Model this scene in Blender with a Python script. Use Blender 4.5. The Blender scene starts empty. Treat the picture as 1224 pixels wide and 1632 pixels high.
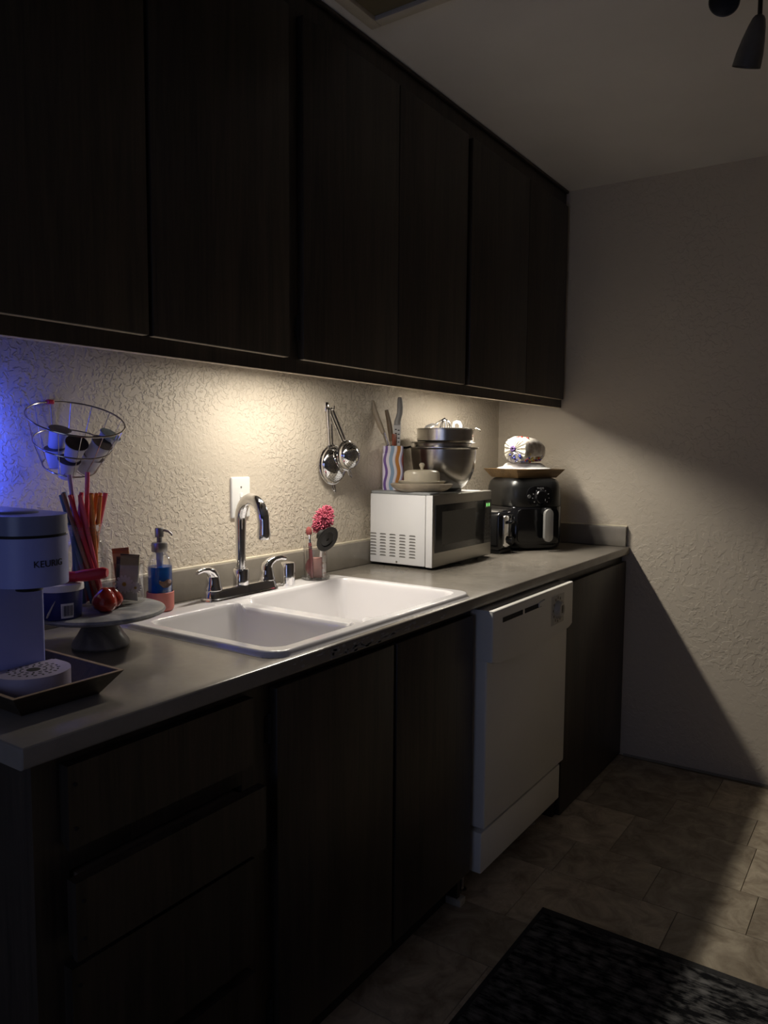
import bpy, bmesh, math, random
from mathutils import Vector, Matrix
random.seed(7)
D = bpy.data
SC = bpy.context.scene
COL = SC.collection
PI = math.pi

# ------------------------------------------------------------------ camera
cam_d = D.cameras.new('camera'); cam = D.objects.new('camera', cam_d); COL.objects.link(cam)
cam_d.sensor_fit = 'HORIZONTAL'; cam_d.sensor_width = 36.0; cam_d.lens = 35.777
cam_d.clip_start = 0.02
YAW, PIT, ROL = 0.6009, -0.0816, 0.0072
fw = Vector((math.cos(YAW)*math.cos(PIT), math.sin(YAW)*math.cos(PIT), math.sin(PIT)))
rt = fw.cross(Vector((0, 0, 1))).normalized(); up = rt.cross(fw)
r2 = rt*math.cos(ROL) + up*math.sin(ROL); u2 = -rt*math.sin(ROL) + up*math.cos(ROL)
cam.matrix_world = Matrix(((r2.x, u2.x, -fw.x, -0.548), (r2.y, u2.y, -fw.y, -1.581), (r2.z, u2.z, -fw.z, 1.319), (0, 0, 0, 1)))
SC.camera = cam

# ------------------------------------------------------------------ world, lights, exposure
W = D.worlds.new('world'); SC.world = W; W.use_nodes = True
W.node_tree.nodes['Background'].inputs[0].default_value = (1.0, 0.93, 0.86, 1)
W.node_tree.nodes['Background'].inputs[1].default_value = 0.0035
SC.view_settings.view_transform = 'Standard'; SC.view_settings.look = 'None'
SC.view_settings.gamma = 1.0; SC.view_settings.use_curve_mapping = False
SC.view_settings.exposure = 0.0
WARM = (1.0, 0.93, 0.82)
LAMP_X = (1.09, 2.14); LAMP_Y = -0.222; LAMP_Z = 1.541
def area(name, loc, rot, sx, sy, power, col, spread=180):
    ld = D.lights.new(name, 'AREA'); ld.shape = 'RECTANGLE'; ld.size = sx; ld.size_y = sy; ld.energy = power; ld.color = col; ld.spread = math.radians(spread)
    lo = D.objects.new(name, ld); COL.objects.link(lo); lo.location = loc; lo.rotation_euler = rot
for lx, pw, pl_ in zip(LAMP_X, (3.5, 1.9), (2.8, 3.3)):
    area('under_cabinet_light', (lx, LAMP_Y, LAMP_Z-0.002), (0, 0, 0), 0.40, 0.03, pw, WARM)
    # added fill lamp, tilted outward to brighten counter, floor and end wall
    area('under_cabinet_fill', (lx, LAMP_Y-0.004, LAMP_Z-0.003), (math.radians(-26), 0, 0), 0.40, 0.025, pl_, WARM, 130)
# blue LED strip just left of the frame on the back wall, and its glow from the next room
area('blue_led_strip', (0.250, -0.050, 1.31), (PI/2, 0, math.radians(-30)), 0.02, 0.22, 0.62, (0.05, 0.09, 1.0))
area('blue_room_glow', (-1.8, -1.15, 1.25), (0, math.radians(-90), math.radians(12)), 1.0, 1.0, 3.3, (0.46, 0.57, 1.0))

# ------------------------------------------------------------------ mesh helpers
class MB:
    def __init__(s, org=(0, 0, 0)):
        s.bm = bmesh.new(); s.org = Vector(org)
    def _merge(s, t, M=None):
        if M is not None: t.transform(M)
        me = D.meshes.new('tmp'); t.to_mesh(me); t.free(); s.bm.from_mesh(me); D.meshes.remove(me)
    def box(s, x0, x1, y0, y1, z0, z1, bev=0.0, seg=2, M=None):
        t = bmesh.new(); bmesh.ops.create_cube(t, size=1)
        for v in t.verts:
            v.co = Vector(((x0+x1)/2 + v.co.x*(x1-x0), (y0+y1)/2 + v.co.y*(y1-y0), (z0+z1)/2 + v.co.z*(z1-z0)))
        if bev > 0: bmesh.ops.bevel(t, geom=list(t.edges), offset=bev, segments=seg, profile=0.5, affect='EDGES', clamp_overlap=True)
        s._merge(t, M); return s
    def prism(s, poly, z0, z1, M=None, bev=0.0, seg=2):
        t = bmesh.new(); n = len(poly)
        a = [t.verts.new((p[0], p[1], z0)) for p in poly]; b = [t.verts.new((p[0], p[1], z1)) for p in poly]
        t.faces.new(a[::-1]); t.faces.new(b)
        for i in range(n): t.faces.new((a[i], a[(i+1) % n], b[(i+1) % n], b[i]))
        if bev > 0:
            es = [e for e in t.edges if abs(e.verts[0].co.z-e.verts[1].co.z) < 1e-6]
            bmesh.ops.bevel(t, geom=es, offset=bev, segments=seg, profile=0.5, affect='EDGES', clamp_overlap=True)
        s._merge(t, M); return s
    def lathe(s, prof, c=(0, 0, 0), n=32, M=None, sx=1, sy=1, cap=True):
        t = bmesh.new(); rings = []
        for r, z in prof:
            if r < 1e-6: rings.append([t.verts.new((c[0], c[1], c[2]+z))])
            else: rings.append([t.verts.new((c[0]+r*sx*math.cos(2*PI*i/n), c[1]+r*sy*math.sin(2*PI*i/n), c[2]+z)) for i in range(n)])
        for A, B in zip(rings, rings[1:]):
            if len(A) == 1 and len(B) == 1: continue
            for i in range(n):
                j = (i+1) % n
                if len(A) == 1: t.faces.new((A[0], B[j], B[i]))
                elif len(B) == 1: t.faces.new((A[i], A[j], B[0]))
                else: t.faces.new((A[i], A[j], B[j], B[i]))
        bmesh.ops.recalc_face_normals(t, faces=t.faces)
        s._merge(t, M); return s
    def tube(s, pts, r, n=10, closed=False, M=None, caps=True, flat=1.0, upv=None):
        pts = [Vector(p) for p in pts]; m = len(pts)
        rr = r if isinstance(r, (list, tuple)) else [r]*m
        t = bmesh.new(); rings = []; prev = None
        for i, p in enumerate(pts):
            if closed: tg = (pts[(i+1) % m]-pts[i-1]).normalized()
            else: tg = (pts[min(i+1, m-1)]-pts[max(i-1, 0)]).normalized()
            if prev is None:
                a = Vector(upv) if upv else (Vector((0, 0, 1)) if abs(tg.z) < 0.9 else Vector((1, 0, 0)))
                nx = (a - tg*a.dot(tg)).normalized()
            else: nx = (prev - tg*prev.dot(tg)).normalized()
            prev = nx; ny = tg.cross(nx)
            rings.append([t.verts.new(p + nx*rr[i]*math.cos(2*PI*k/n)*flat + ny*rr[i]*math.sin(2*PI*k/n)) for k in range(n)])
        for i in range(m if closed else m-1):
            A, B = rings[i], rings[(i+1) % m]
            for k in range(n): t.faces.new((A[k], A[(k+1) % n], B[(k+1) % n], B[k]))
        if caps and not closed: t.faces.new(rings[0][::-1]); t.faces.new(rings[-1])
        bmesh.ops.recalc_face_normals(t, faces=t.faces)
        s._merge(t, M); return s
    def ball(s, c, r, sx=1, sy=1, sz=1, u=20, v=12, M=None):
        t = bmesh.new(); bmesh.ops.create_uvsphere(t, u_segments=u, v_segments=v, radius=r)
        for w in t.verts: w.co = Vector((c[0]+w.co.x*sx, c[1]+w.co.y*sy, c[2]+w.co.z*sz))
        s._merge(t, M); return s
    def text(s, body, size, depth, M):
        cu = D.curves.new('txt', 'FONT'); cu.body = body; cu.size = size; cu.extrude = depth; cu.align_x = 'CENTER'; cu.align_y = 'CENTER'
        o = D.objects.new('txt', cu); COL.objects.link(o)
        dg = bpy.context.evaluated_depsgraph_get(); me = D.meshes.new_from_object(o.evaluated_get(dg))
        t = bmesh.new(); t.from_mesh(me); D.meshes.remove(me); D.objects.remove(o); D.curves.remove(cu)
        s._merge(t, M) if not callable(M) else s._warp(t, M); return s
    def _warp(s, t, f):
        for v in t.verts: v.co = Vector(f(v.co))
        s._merge(t)
    def build(s, name, mat, parent=None, smooth=True, ang=0.6):
        if s.org.length > 0: bmesh.ops.translate(s.bm, verts=s.bm.verts, vec=-s.org)
        me = D.meshes.new(name); s.bm.to_mesh(me); s.bm.free()
        if mat is not None: me.materials.append(mat)
        if smooth:
            me.polygons.foreach_set('use_smooth', [True]*len(me.polygons))
            try: me.set_sharp_from_angle(angle=ang)
            except Exception: pass
        o = D.objects.new(name, me); COL.objects.link(o)
        if parent is not None: o.parent = parent
        return o

def tag(o, label=None, cat=None, group=None, kind=None):
    if label: o['label'] = label
    if cat: o['category'] = cat
    if group: o['group'] = group
    if kind: o['kind'] = kind
    return o
def thing(name, label, cat, loc=(0, 0, 0), rz=0.0, group=None):
    o = D.objects.new(name, None); COL.objects.link(o); o.empty_display_size = 0.05
    o.location = loc; o.rotation_euler = (0, 0, rz)
    return tag(o, label, cat, group)
def struct(o, label, cat):
    return tag(o, label, cat, None, 'structure')
def copy_tree(o, parent=None):
    c = o.copy(); COL.objects.link(c); c.parent = parent
    for ch in list(o.children): copy_tree(ch, c)
    return c
def rrect(x0, x1, y0, y1, r, n=6):
    P = []
    for cx, cy, a in ((x1-r, y1-r, 0), (x0+r, y1-r, 90), (x0+r, y0+r, 180), (x1-r, y0+r, 270)):
        for i in range(n+1):
            t = math.radians(a+90*i/n); P.append((cx+r*math.cos(t), cy+r*math.sin(t)))
    return P
def axis_m(p, d, roll=0.0):
    z = Vector(d).normalized(); a = Vector((0, 0, 1)) if abs(z.z) < 0.95 else Vector((0, 1, 0))
    x = a.cross(z).normalized(); y = z.cross(x)
    M = Matrix(((x.x, y.x, z.x, p[0]), (x.y, y.y, z.y, p[1]), (x.z, y.z, z.z, p[2]), (0, 0, 0, 1)))
    return M @ Matrix.Rotation(roll, 4, 'Z')

# ------------------------------------------------------------------ materials
def base_mat(name):
    m = D.materials.new(name); m.use_nodes = True
    nt = m.node_tree; return m, nt, nt.nodes['Principled BSDF']
def mat(name, col, rough=0.5, metal=0.0, var=0.0, vs=20.0, bump=0.0, bs=80.0, stretch=(1, 1, 1), spec=None, trans=0.0, ior=1.45, emis=None, estr=0.0, coat=0.0):
    m, nt, b = base_mat(name)
    b.inputs['Base Color'].default_value = (*col, 1); b.inputs['Roughness'].default_value = rough; b.inputs['Metallic'].default_value = metal
    if spec is not None: b.inputs['Specular IOR Level'].default_value = spec
    b.inputs['Transmission Weight'].default_value = trans; b.inputs['IOR'].default_value = ior
    b.inputs['Coat Weight'].default_value = coat
    if emis: b.inputs['Emission Color'].default_value = (*emis, 1); b.inputs['Emission Strength'].default_value = estr
    tc = nt.nodes.new('ShaderNodeTexCoord'); mp = nt.nodes.new('ShaderNodeMapping'); mp.inputs['Scale'].default_value = stretch
    nt.links.new(tc.outputs['Object'], mp.inputs['Vector'])
    if var > 0:
        n = nt.nodes.new('ShaderNodeTexNoise'); n.inputs['Scale'].default_value = vs; n.inputs['Detail'].default_value = 5
        nt.links.new(mp.outputs[0], n.inputs['Vector'])
        r = nt.nodes.new('ShaderNodeMapRange'); r.inputs[1].default_value = 0.3; r.inputs[2].default_value = 0.7
        r.inputs[3].default_value = 1-var; r.inputs[4].default_value = 1+var
        nt.links.new(n.outputs['Fac'], r.inputs[0])
        x = nt.nodes.new('ShaderNodeVectorMath'); x.operation = 'SCALE'; x.inputs[0].default_value = col
        nt.links.new(r.outputs[0], x.inputs['Scale']); nt.links.new(x.outputs[0], b.inputs['Base Color'])
    if bump > 0:
        n2 = nt.nodes.new('ShaderNodeTexNoise'); n2.inputs['Scale'].default_value = bs; n2.inputs['Detail'].default_value = 4
        nt.links.new(mp.outputs[0], n2.inputs['Vector'])
        bp = nt.nodes.new('ShaderNodeBump'); bp.inputs['Strength'].default_value = bump; bp.inputs['Distance'].default_value = 0.002
        nt.links.new(n2.outputs['Fac'], bp.inputs['Height']); nt.links.new(bp.outputs[0], b.inputs['Normal'])
    return m

def wall_mat(name, col, strength=0.8, dist=0.004, sc=30.0):
    m, nt, b = base_mat(name); b.inputs['Roughness'].default_value = 0.55
    tc = nt.nodes.new('ShaderNodeTexCoord')
    n0 = nt.nodes.new('ShaderNodeTexNoise'); n0.inputs['Scale'].default_value = 2.2; n0.inputs['Detail'].default_value = 3
    nt.links.new(tc.outputs['Object'], n0.inputs['Vector'])
    r = nt.nodes.new('ShaderNodeMapRange'); r.inputs[3].default_value = 0.94; r.inputs[4].default_value = 1.06
    nt.links.new(n0.outputs['Fac'], r.inputs[0])
    x = nt.nodes.new('ShaderNodeVectorMath'); x.operation = 'SCALE'; x.inputs[0].default_value = col
    nt.links.new(r.outputs[0], x.inputs['Scale']); nt.links.new(x.outputs[0], b.inputs['Base Color'])
    # hand-trowelled knockdown texture: flat islands with crisp ridges
    n1 = nt.nodes.new('ShaderNodeTexNoise'); n1.inputs['Scale'].default_value = sc; n1.inputs['Detail'].default_value = 3.5; n1.inputs['Distortion'].default_value = 0.5
    nt.links.new(tc.outputs['Object'], n1.inputs['Vector'])
    cr = nt.nodes.new('ShaderNodeMapRange'); cr.interpolation_type = 'SMOOTHSTEP'; cr.inputs[1].default_value = 0.47; cr.inputs[2].default_value = 0.56
    nt.links.new(n1.outputs['Fac'], cr.inputs[0])
    n2 = nt.nodes.new('ShaderNodeTexNoise'); n2.inputs['Scale'].default_value = 160; n2.inputs['Detail'].default_value = 2
    nt.links.new(tc.outputs['Object'], n2.inputs['Vector'])
    ad = nt.nodes.new('ShaderNodeMath'); ad.operation = 'MULTIPLY_ADD'; ad.inputs[1].default_value = 0.22
    nt.links.new(n2.outputs['Fac'], ad.inputs[0]); nt.links.new(cr.outputs[0], ad.inputs[2])
    nm = nt.nodes.new('ShaderNodeTexNoise'); nm.inputs['Scale'].default_value = 3.5; nm.inputs['Detail'].default_value = 2
    nt.links.new(tc.outputs['Object'], nm.inputs['Vector'])
    mm = nt.nodes.new('ShaderNodeMapRange'); mm.inputs[1].default_value = 0.35; mm.inputs[2].default_value = 0.62; mm.inputs[3].default_value = strength*0.35; mm.inputs[4].default_value = strength*1.3
    nt.links.new(nm.outputs['Fac'], mm.inputs[0])
    bp = nt.nodes.new('ShaderNodeBump'); bp.inputs['Distance'].default_value = dist; nt.links.new(mm.outputs[0], bp.inputs['Strength'])
    nt.links.new(ad.outputs[0], bp.inputs['Height']); nt.links.new(bp.outputs[0], b.inputs['Normal'])
    return m

def wood_mat(name, c1, c2, rough=0.45, scale=(26, 26, 1.3), bump=0.15):
    m, nt, b = base_mat(name); b.inputs['Roughness'].default_value = rough
    tc = nt.nodes.new('ShaderNodeTexCoord'); mp = nt.nodes.new('ShaderNodeMapping'); mp.inputs['Scale'].default_value = scale
    nt.links.new(tc.outputs['Object'], mp.inputs['Vector'])
    n = nt.nodes.new('ShaderNodeTexNoise'); n.inputs['Scale'].default_value = 1.0; n.inputs['Detail'].default_value = 7; n.inputs['Roughness'].default_value = 0.65; n.inputs['Distortion'].default_value = 0.7
    nt.links.new(mp.outputs[0], n.inputs['Vector'])
    mp2 = nt.nodes.new('ShaderNodeMapping'); mp2.inputs['Scale'].default_value = tuple(k*6 for k in scale); nt.links.new(tc.outputs['Object'], mp2.inputs['Vector'])
    n2 = nt.nodes.new('ShaderNodeTexNoise'); n2.inputs['Scale'].default_value = 1.0; n2.inputs['Detail'].default_value = 3
    nt.links.new(mp2.outputs[0], n2.inputs['Vector'])
    ad = nt.nodes.new('ShaderNodeMath'); ad.operation = 'MULTIPLY_ADD'; ad.inputs[1].default_value = 0.45; 
    nt.links.new(n2.outputs['Fac'], ad.inputs[0]); nt.links.new(n.outputs['Fac'], ad.inputs[2])
    cr = nt.nodes.new('ShaderNodeValToRGB'); cr.color_ramp.elements[0].position = 0.5; cr.color_ramp.elements[1].position = 0.95
    cr.color_ramp.elements[0].color = (*c1, 1); cr.color_ramp.elements[1].color = (*c2, 1)
    nt.links.new(ad.outputs[0], cr.inputs[0]); nt.links.new(cr.outputs[0], b.inputs['Base Color'])
    bp = nt.nodes.new('ShaderNodeBump'); bp.inputs['Strength'].default_value = bump; bp.inputs['Distance'].default_value = 0.001
    nt.links.new(ad.outputs[0], bp.inputs['Height']); nt.links.new(bp.outputs[0], b.inputs['Normal'])
    return m

def glass_mat(name, col=(1, 1, 1), rough=0.04, ior=1.35):
    # thin clear wall: mostly passes light straight through, with Fresnel reflections
    m = D.materials.new(name); m.use_nodes = True; nt = m.node_tree
    for n in list(nt.nodes): nt.nodes.remove(n)
    out = nt.nodes.new('ShaderNodeOutputMaterial'); tr = nt.nodes.new('ShaderNodeBsdfTransparent'); gl = nt.nodes.new('ShaderNodeBsdfGlossy')
    tr.inputs[0].default_value = (*col, 1); gl.inputs['Roughness'].default_value = rough
    fr = nt.nodes.new('ShaderNodeFresnel'); fr.inputs[0].default_value = ior
    fm = nt.nodes.new('ShaderNodeMapRange'); fm.inputs[1].default_value = 0.0; fm.inputs[2].default_value = 1.0; fm.inputs[3].default_value = 0.02; fm.inputs[4].default_value = 0.33
    nt.links.new(fr.outputs[0], fm.inputs[0])
    mx = nt.nodes.new('ShaderNodeMixShader')
    nt.links.new(fm.outputs[0], mx.inputs[0]); nt.links.new(tr.outputs[0], mx.inputs[1]); nt.links.new(gl.outputs[0], mx.inputs[2]); nt.links.new(mx.outputs[0], out.inputs[0])
    return m

M = {}
M['wall'] = wall_mat('wall_paint', (0.60, 0.53, 0.43), 0.72, 0.0028, 72.0)
M['wall_soft'] = wall_mat('wall_paint_soft', (0.60, 0.53, 0.43), 0.34, 0.003, 42.0)
M['ceiling'] = mat('ceiling_paint', (0.72, 0.69, 0.66), 0.8, var=0.04, vs=4, bump=0.25, bs=60)
M['wood'] = wood_mat('dark_walnut_laminate', (0.015, 0.0115, 0.008), (0.058, 0.043, 0.030))
M['wood_in'] = mat('cabinet_inside', (0.10, 0.075, 0.05), 0.6, var=0.2, vs=8)
M['lit_edge'] = mat('lit_edge_tone', (0.66, 0.57, 0.43), 0.7, var=0.2, vs=60)  # pale colour standing in for bounced light on cabinet bottom edges
M['kick'] = mat('toe_kick_black', (0.012, 0.011, 0.010), 0.7, var=0.2, bump=0.1)
M['chrome'] = mat('chrome', (0.82, 0.82, 0.83), 0.09, 1.0, var=0.02)
M['steel'] = mat('brushed_steel', (0.62, 0.60, 0.56), 0.24, 1.0, var=0.06, vs=6, stretch=(1, 1, 40))
M['steel_dull'] = mat('dull_steel', (0.55, 0.53, 0.50), 0.36, 1.0, var=0.06, vs=30)
M['nickel'] = mat('brushed_nickel', (0.30, 0.29, 0.285), 0.38, 0.9, var=0.05)
M['black'] = mat('black_plastic', (0.012, 0.012, 0.013), 0.38, var=0.15, vs=30)
M['black_gloss'] = mat('black_gloss', (0.006, 0.006, 0.007), 0.12, var=0.1)
M['black_glass'] = mat('dark_window_glass', (0.022, 0.022, 0.021), 0.16, var=0.1)
M['white_app'] = mat('white_appliance_paint', (0.80, 0.80, 0.80), 0.32, var=0.02, vs=5, bump=0.02, bs=300)
M['dish_white'] = mat('dishwasher_enamel', (0.80, 0.78, 0.71), 0.35, var=0.03, vs=4)
M['enamel'] = mat('sink_enamel', (0.67, 0.65, 0.65), 0.16, var=0.015, vs=4, coat=0.3)
M['white'] = mat('white_plastic', (0.80, 0.79, 0.76), 0.4, var=0.02)
M['clear'] = glass_mat('clear_glass')
M['gray_slab'] = mat('grey_plastic', (0.30, 0.31, 0.31), 0.5, var=0.05)
M['slot'] = mat('vent_dark', (0.02, 0.02, 0.02), 0.8, var=0.1)

# counter laminate: taupe grey, faint mottling, satin
m, nt, b = base_mat('counter_laminate')
b.inputs['Roughness'].default_value = 0.30
tc = nt.nodes.new('ShaderNodeTexCoord')
n = nt.nodes.new('ShaderNodeTexNoise'); n.inputs['Scale'].default_value = 7; n.inputs['Detail'].default_value = 8; n.inputs['Roughness'].default_value = 0.7
nt.links.new(tc.outputs['Object'], n.inputs['Vector'])
cr = nt.nodes.new('ShaderNodeValToRGB'); cr.color_ramp.elements[0].position = 0.3; cr.color_ramp.elements[1].position = 0.75
cr.color_ramp.elements[0].color = (0.190, 0.170, 0.142, 1); cr.color_ramp.elements[1].color = (0.262, 0.236, 0.199, 1)
nt.links.new(n.outputs['Fac'], cr.inputs[0]); nt.links.new(cr.outputs[0], b.inputs['Base Color'])
rr = nt.nodes.new('ShaderNodeMapRange'); rr.inputs[3].default_value = 0.15; rr.inputs[4].default_value = 0.32
nt.links.new(n.outputs['Fac'], rr.inputs[0]); nt.links.new(rr.outputs[0], b.inputs['Roughness'])
M['counter'] = m
M['chip'] = mat('chipped_laminate_edge', (0.26, 0.26, 0.27), 0.22, var=0.3, vs=60)

# ------------------------------------------------------------------ room shell
WX = lambda y: 2.6972 - 0.0311*y          # the right wall leans slightly out of square
H = 2.4377
FX0, FX1, FY0 = -2.6, 2.90, -2.75
o = MB().box(FX0, 2.80, 0.0, 0.12, -0.02, H+0.02).build('wall_back', M['wall'], smooth=False); struct(o, 'beige textured back wall behind the sink and counter', 'wall')
mb = MB(); mb.prism([(WX(0.12), 0.12), (WX(FY0), FY0), (WX(FY0)+0.12, FY0), (WX(0.12)+0.12, 0.12)], -0.02, H+0.02)
o = mb.build('wall_right', M['wall_soft'], smooth=False); struct(o, 'beige textured end wall at the right of the counter', 'wall')
o = MB().box(FX0, 2.85, FY0-0.12, FY0, -0.02, H+0.02).build('wall_front', M['wall_soft'], smooth=False); struct(o, 'beige wall behind the camera', 'wall')
o = MB().box(FX0, FX1+0.1, FY0, 0.12, H, H+0.1).build('ceiling', M['ceiling'], smooth=False); struct(o, 'plain off-white kitchen ceiling', 'ceiling')

# floor: vinyl subfloor and separate tan tiles
M['grout'] = mat('floor_joint', (0.15, 0.125, 0.09), 0.8, var=0.2)
def tile_mat(name, a, b2):
    m, nt, b = base_mat(name); b.inputs['Roughness'].default_value = 0.42
    tc = nt.nodes.new('ShaderNodeTexCoord'); oi = nt.nodes.new('ShaderNodeObjectInfo')
    ad = nt.nodes.new('ShaderNodeVectorMath'); ad.operation = 'MULTIPLY_ADD'; ad.inputs[1].default_value = (9, 7, 5)
    cb = nt.nodes.new('ShaderNodeCombineXYZ')
    for k in range(3): nt.links.new(oi.outputs['Random'], cb.inputs[k])
    nt.links.new(cb.outputs[0], ad.inputs[0]); nt.links.new(tc.outputs['Object'], ad.inputs[2])
    n = nt.nodes.new('ShaderNodeTexNoise'); n.inputs['Scale'].default_value = 11; n.inputs['Detail'].default_value = 9; n.inputs['Roughness'].default_value = 0.68; n.inputs['Distortion'].default_value = 0.8
    nt.links.new(ad.outputs[0], n.inputs['Vector'])
    cr = nt.nodes.new('ShaderNodeValToRGB'); cr.color_ramp.elements[0].position = 0.34; cr.color_ramp.elements[1].position = 0.68
    cr.color_ramp.elements[0].color = (*a, 1); cr.color_ramp.elements[1].color = (*b2, 1)
    nt.links.new(n.outputs['Fac'], cr.inputs[0])
    mr = nt.nodes.new('ShaderNodeMapRange'); mr.inputs[3].default_value = 0.72; mr.inputs[4].default_value = 1.22
    nt.links.new(oi.outputs['Random'], mr.inputs[0])
    x = nt.nodes.new('ShaderNodeVectorMath'); x.operation = 'SCALE'
    nt.links.new(cr.outputs[0], x.inputs[0]); nt.links.new(mr.outputs[0], x.inputs['Scale']); nt.links.new(x.outputs[0], b.inputs['Base Color'])
    bp = nt.nodes.new('ShaderNodeBump'); bp.inputs['Strength'].default_value = 0.3; bp.inputs['Distance'].default_value = 0.001
    nt.links.new(n.outputs['Fac'], bp.inputs['Height']); nt.links.new(bp.outputs[0], b.inputs['Normal'])
    return m
M['tile'] = tile_mat('tan_vinyl_tile', (0.22, 0.172, 0.118), (0.56, 0.48, 0.355))
floor = MB().box(FX0, FX1, FY0, 0.12, -0.10, -0.0025).build('floor', M['grout'], smooth=False); struct(floor, 'tan and brown stone-look tile floor', 'floor')
tile_mesh = {}
def tile(x0, x1, y0, y1):
    key = (round(x1-x0, 3), round(y1-y0, 3))
    if key not in tile_mesh:
        o = MB().box(0.0009, x1-x0-0.0009, 0.0009, y1-y0-0.0009, -0.006, 0, 0.0008, 1).build('floor_tile', M['tile'], floor, smooth=False)
        tile_mesh[key] = o.data
    else:
        o = D.objects.new('floor_tile', tile_mesh[key]); COL.objects.link(o); o.parent = floor
    o.location = (x0, y0, 0)
rows = [0.30, 0.22]
x = 2.70; k = 0
while x > -0.9:
    w = rows[k % 2]; L = 0.40 if k % 2 == 0 else 0.28
    y = -0.36 + (0.13, 0.0, -0.07, 0.2, 0.06)[k % 5] * 1.0
    while y > -2.2:
        tile(x-w, min(x, 2.70), y-L, y); y -= L
    x -= w; k += 1
# narrow strip that fills up to the right wall
M['caulk'] = mat('floor_caulk', (0.30, 0.27, 0.22), 0.6, var=0.1)
mb = MB(); mb.prism([(WX(-0.62)-0.006, -0.62), (WX(-2.4)-0.006, -2.4), (WX(-2.4), -2.4), (WX(-0.62), -0.62)], -0.003, 0.006)
o = mb.build('trim_1', M['caulk'], smooth=False); struct(o, 'thin caulk bead where floor meets right wall', 'trim')

# ------------------------------------------------------------------ upper cabinets
YF = -0.300; YD = -0.320; ZB = 1.509
def hinge(parent, x, y, z, org):
    mb = MB(org); mb.tube([(x, y-0.004, z-0.03), (x, y-0.004, z+0.03)], 0.0045, 8); mb.box(x-0.010, x, y-0.003, y, z-0.025, z+0.025)
    for dz in (-0.012, 0.012): mb.tube([(x-0.006, y-0.003, z+dz), (x-0.006, y-0.0045, z+dz)], 0.0025, 8)
    o = mb.build('hinge', M['kick'], parent); o['label'] = 'dark metal hinge'
def upper(x0, x1, doors, label, hinges=(), right_skew=False):
    org = ((x0+x1)/2, -0.15, ZB)
    t = thing('wall_cabinet', label, 'cabinet', org, 0, 'upper cabinets')
    X1 = x1
    mb = MB(org)
    mb.box(x0, x0+0.016, YF+0.019, -0.001, 1.572, H-0.001)
    mb.box(x1-0.016, x1, YF+0.019, -0.001, 1.572, H-0.001)
    mb.box(x0, x1, YF+0.019, -0.001, 1.572, 1.588); mb.box(x0, x1, YF+0.019, -0.001, H-0.018, H-0.001); mb.box(x0, x1, -0.007, -0.001, 1.58, H-0.01)
    mb.build('carcass', M['wood'], t, smooth=False)
    mb = MB(org)
    mb.box(x0, x1, YF, YF+0.019, ZB, 1.552); mb.box(x0, x1, YF, YF+0.019, 2.352, H-0.001)
    es = sorted([d for dd in doors for d in dd])
    edges = [(x0, doors[0][0]+0.012)] + [(a[1]-0.012, b2[0]+0.012) for a, b2 in zip(doors, doors[1:])] + [(doors[-1][1]-0.012, x1)]
    for a, b2 in edges: mb.box(a, b2, YF, YF+0.019, 1.552, 2.352)
    mb.build('face_frame', M['wood'], t, smooth=False)
    MB(org).box(x0+0.001, x1-0.001, YF+0.0005, YF+0.0185, ZB-0.001, ZB+0.0002).build('lit_edge_strip', M['lit_edge'], t, smooth=False)  # pale strip paints the lit line under the rail
    for a, b2 in doors:
        dd_ = MB(org).box(a, b2, YD, YF, 1.543, 2.365, 0.0025, 2).build('door', M['wood'], t, ang=0.5)
        MB(org).box(a+0.004, b2-0.004, YD+0.003, YF-0.003, 1.5424, 1.5432).build('lit_edge_strip', M['lit_edge'], dd_, smooth=False)  # same painted lit line along the door bottom
    for hx, hz in hinges: hinge(t, hx, YF, hz, org)
    return t
upper(0.030, 0.905, [(0.048, 0.4605), (0.4705, 0.880)], 'dark walnut wall cabinet nearest the camera, above the coffee maker', [(0.889, 1.62), (0.889, 2.28)])
upper(0.905, 1.790, [(0.932, 1.3585), (1.3615, 1.776)], 'middle dark walnut wall cabinet above the sink and microwave', [(0.930, 1.62)])
mb = None
upper(1.790, 2.700, [(1.807, 2.2745), (2.2775, 2.676)], 'dark walnut wall cabinet in the far corner, against the end wall')
# dark trim bead along the ceiling
mb = MB(); mb.box(0.03, 2.70, -0.312, -0.300, H-0.012, H-0.0005, 0.003, 2)
o = mb.build('trim_2', M['wood']); struct(o, 'thin dark bead between wall cabinets and ceiling', 'trim')

# under-cabinet light fixtures (the lamps themselves are above, in the light block)
M['fix'] = mat('fixture_white', (0.75, 0.74, 0.70), 0.4, var=0.02)
M['diff'] = mat('lamp_diffuser', (0.9, 0.85, 0.75), 0.5, emis=(1, 0.84, 0.60), estr=6.0, var=0.01)
for lx, lab in zip(LAMP_X, ('slim white under-cabinet light over the sink', 'slim white under-cabinet light over the microwave')):
    org = (lx, LAMP_Y, 1.572)
    t = thing('under_cabinet_light', lab, 'light', org)
    MB(org).box(lx-0.23, lx+0.23, LAMP_Y-0.028, LAMP_Y+0.028, 1.548, 1.572, 0.004).build('housing', M['fix'], t)
    MB(org).box(lx-0.20, lx+0.20, LAMP_Y-0.016, LAMP_Y+0.016, 1.543, 1.549, 0.002).build('diffuser', M['diff'], t)

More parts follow.
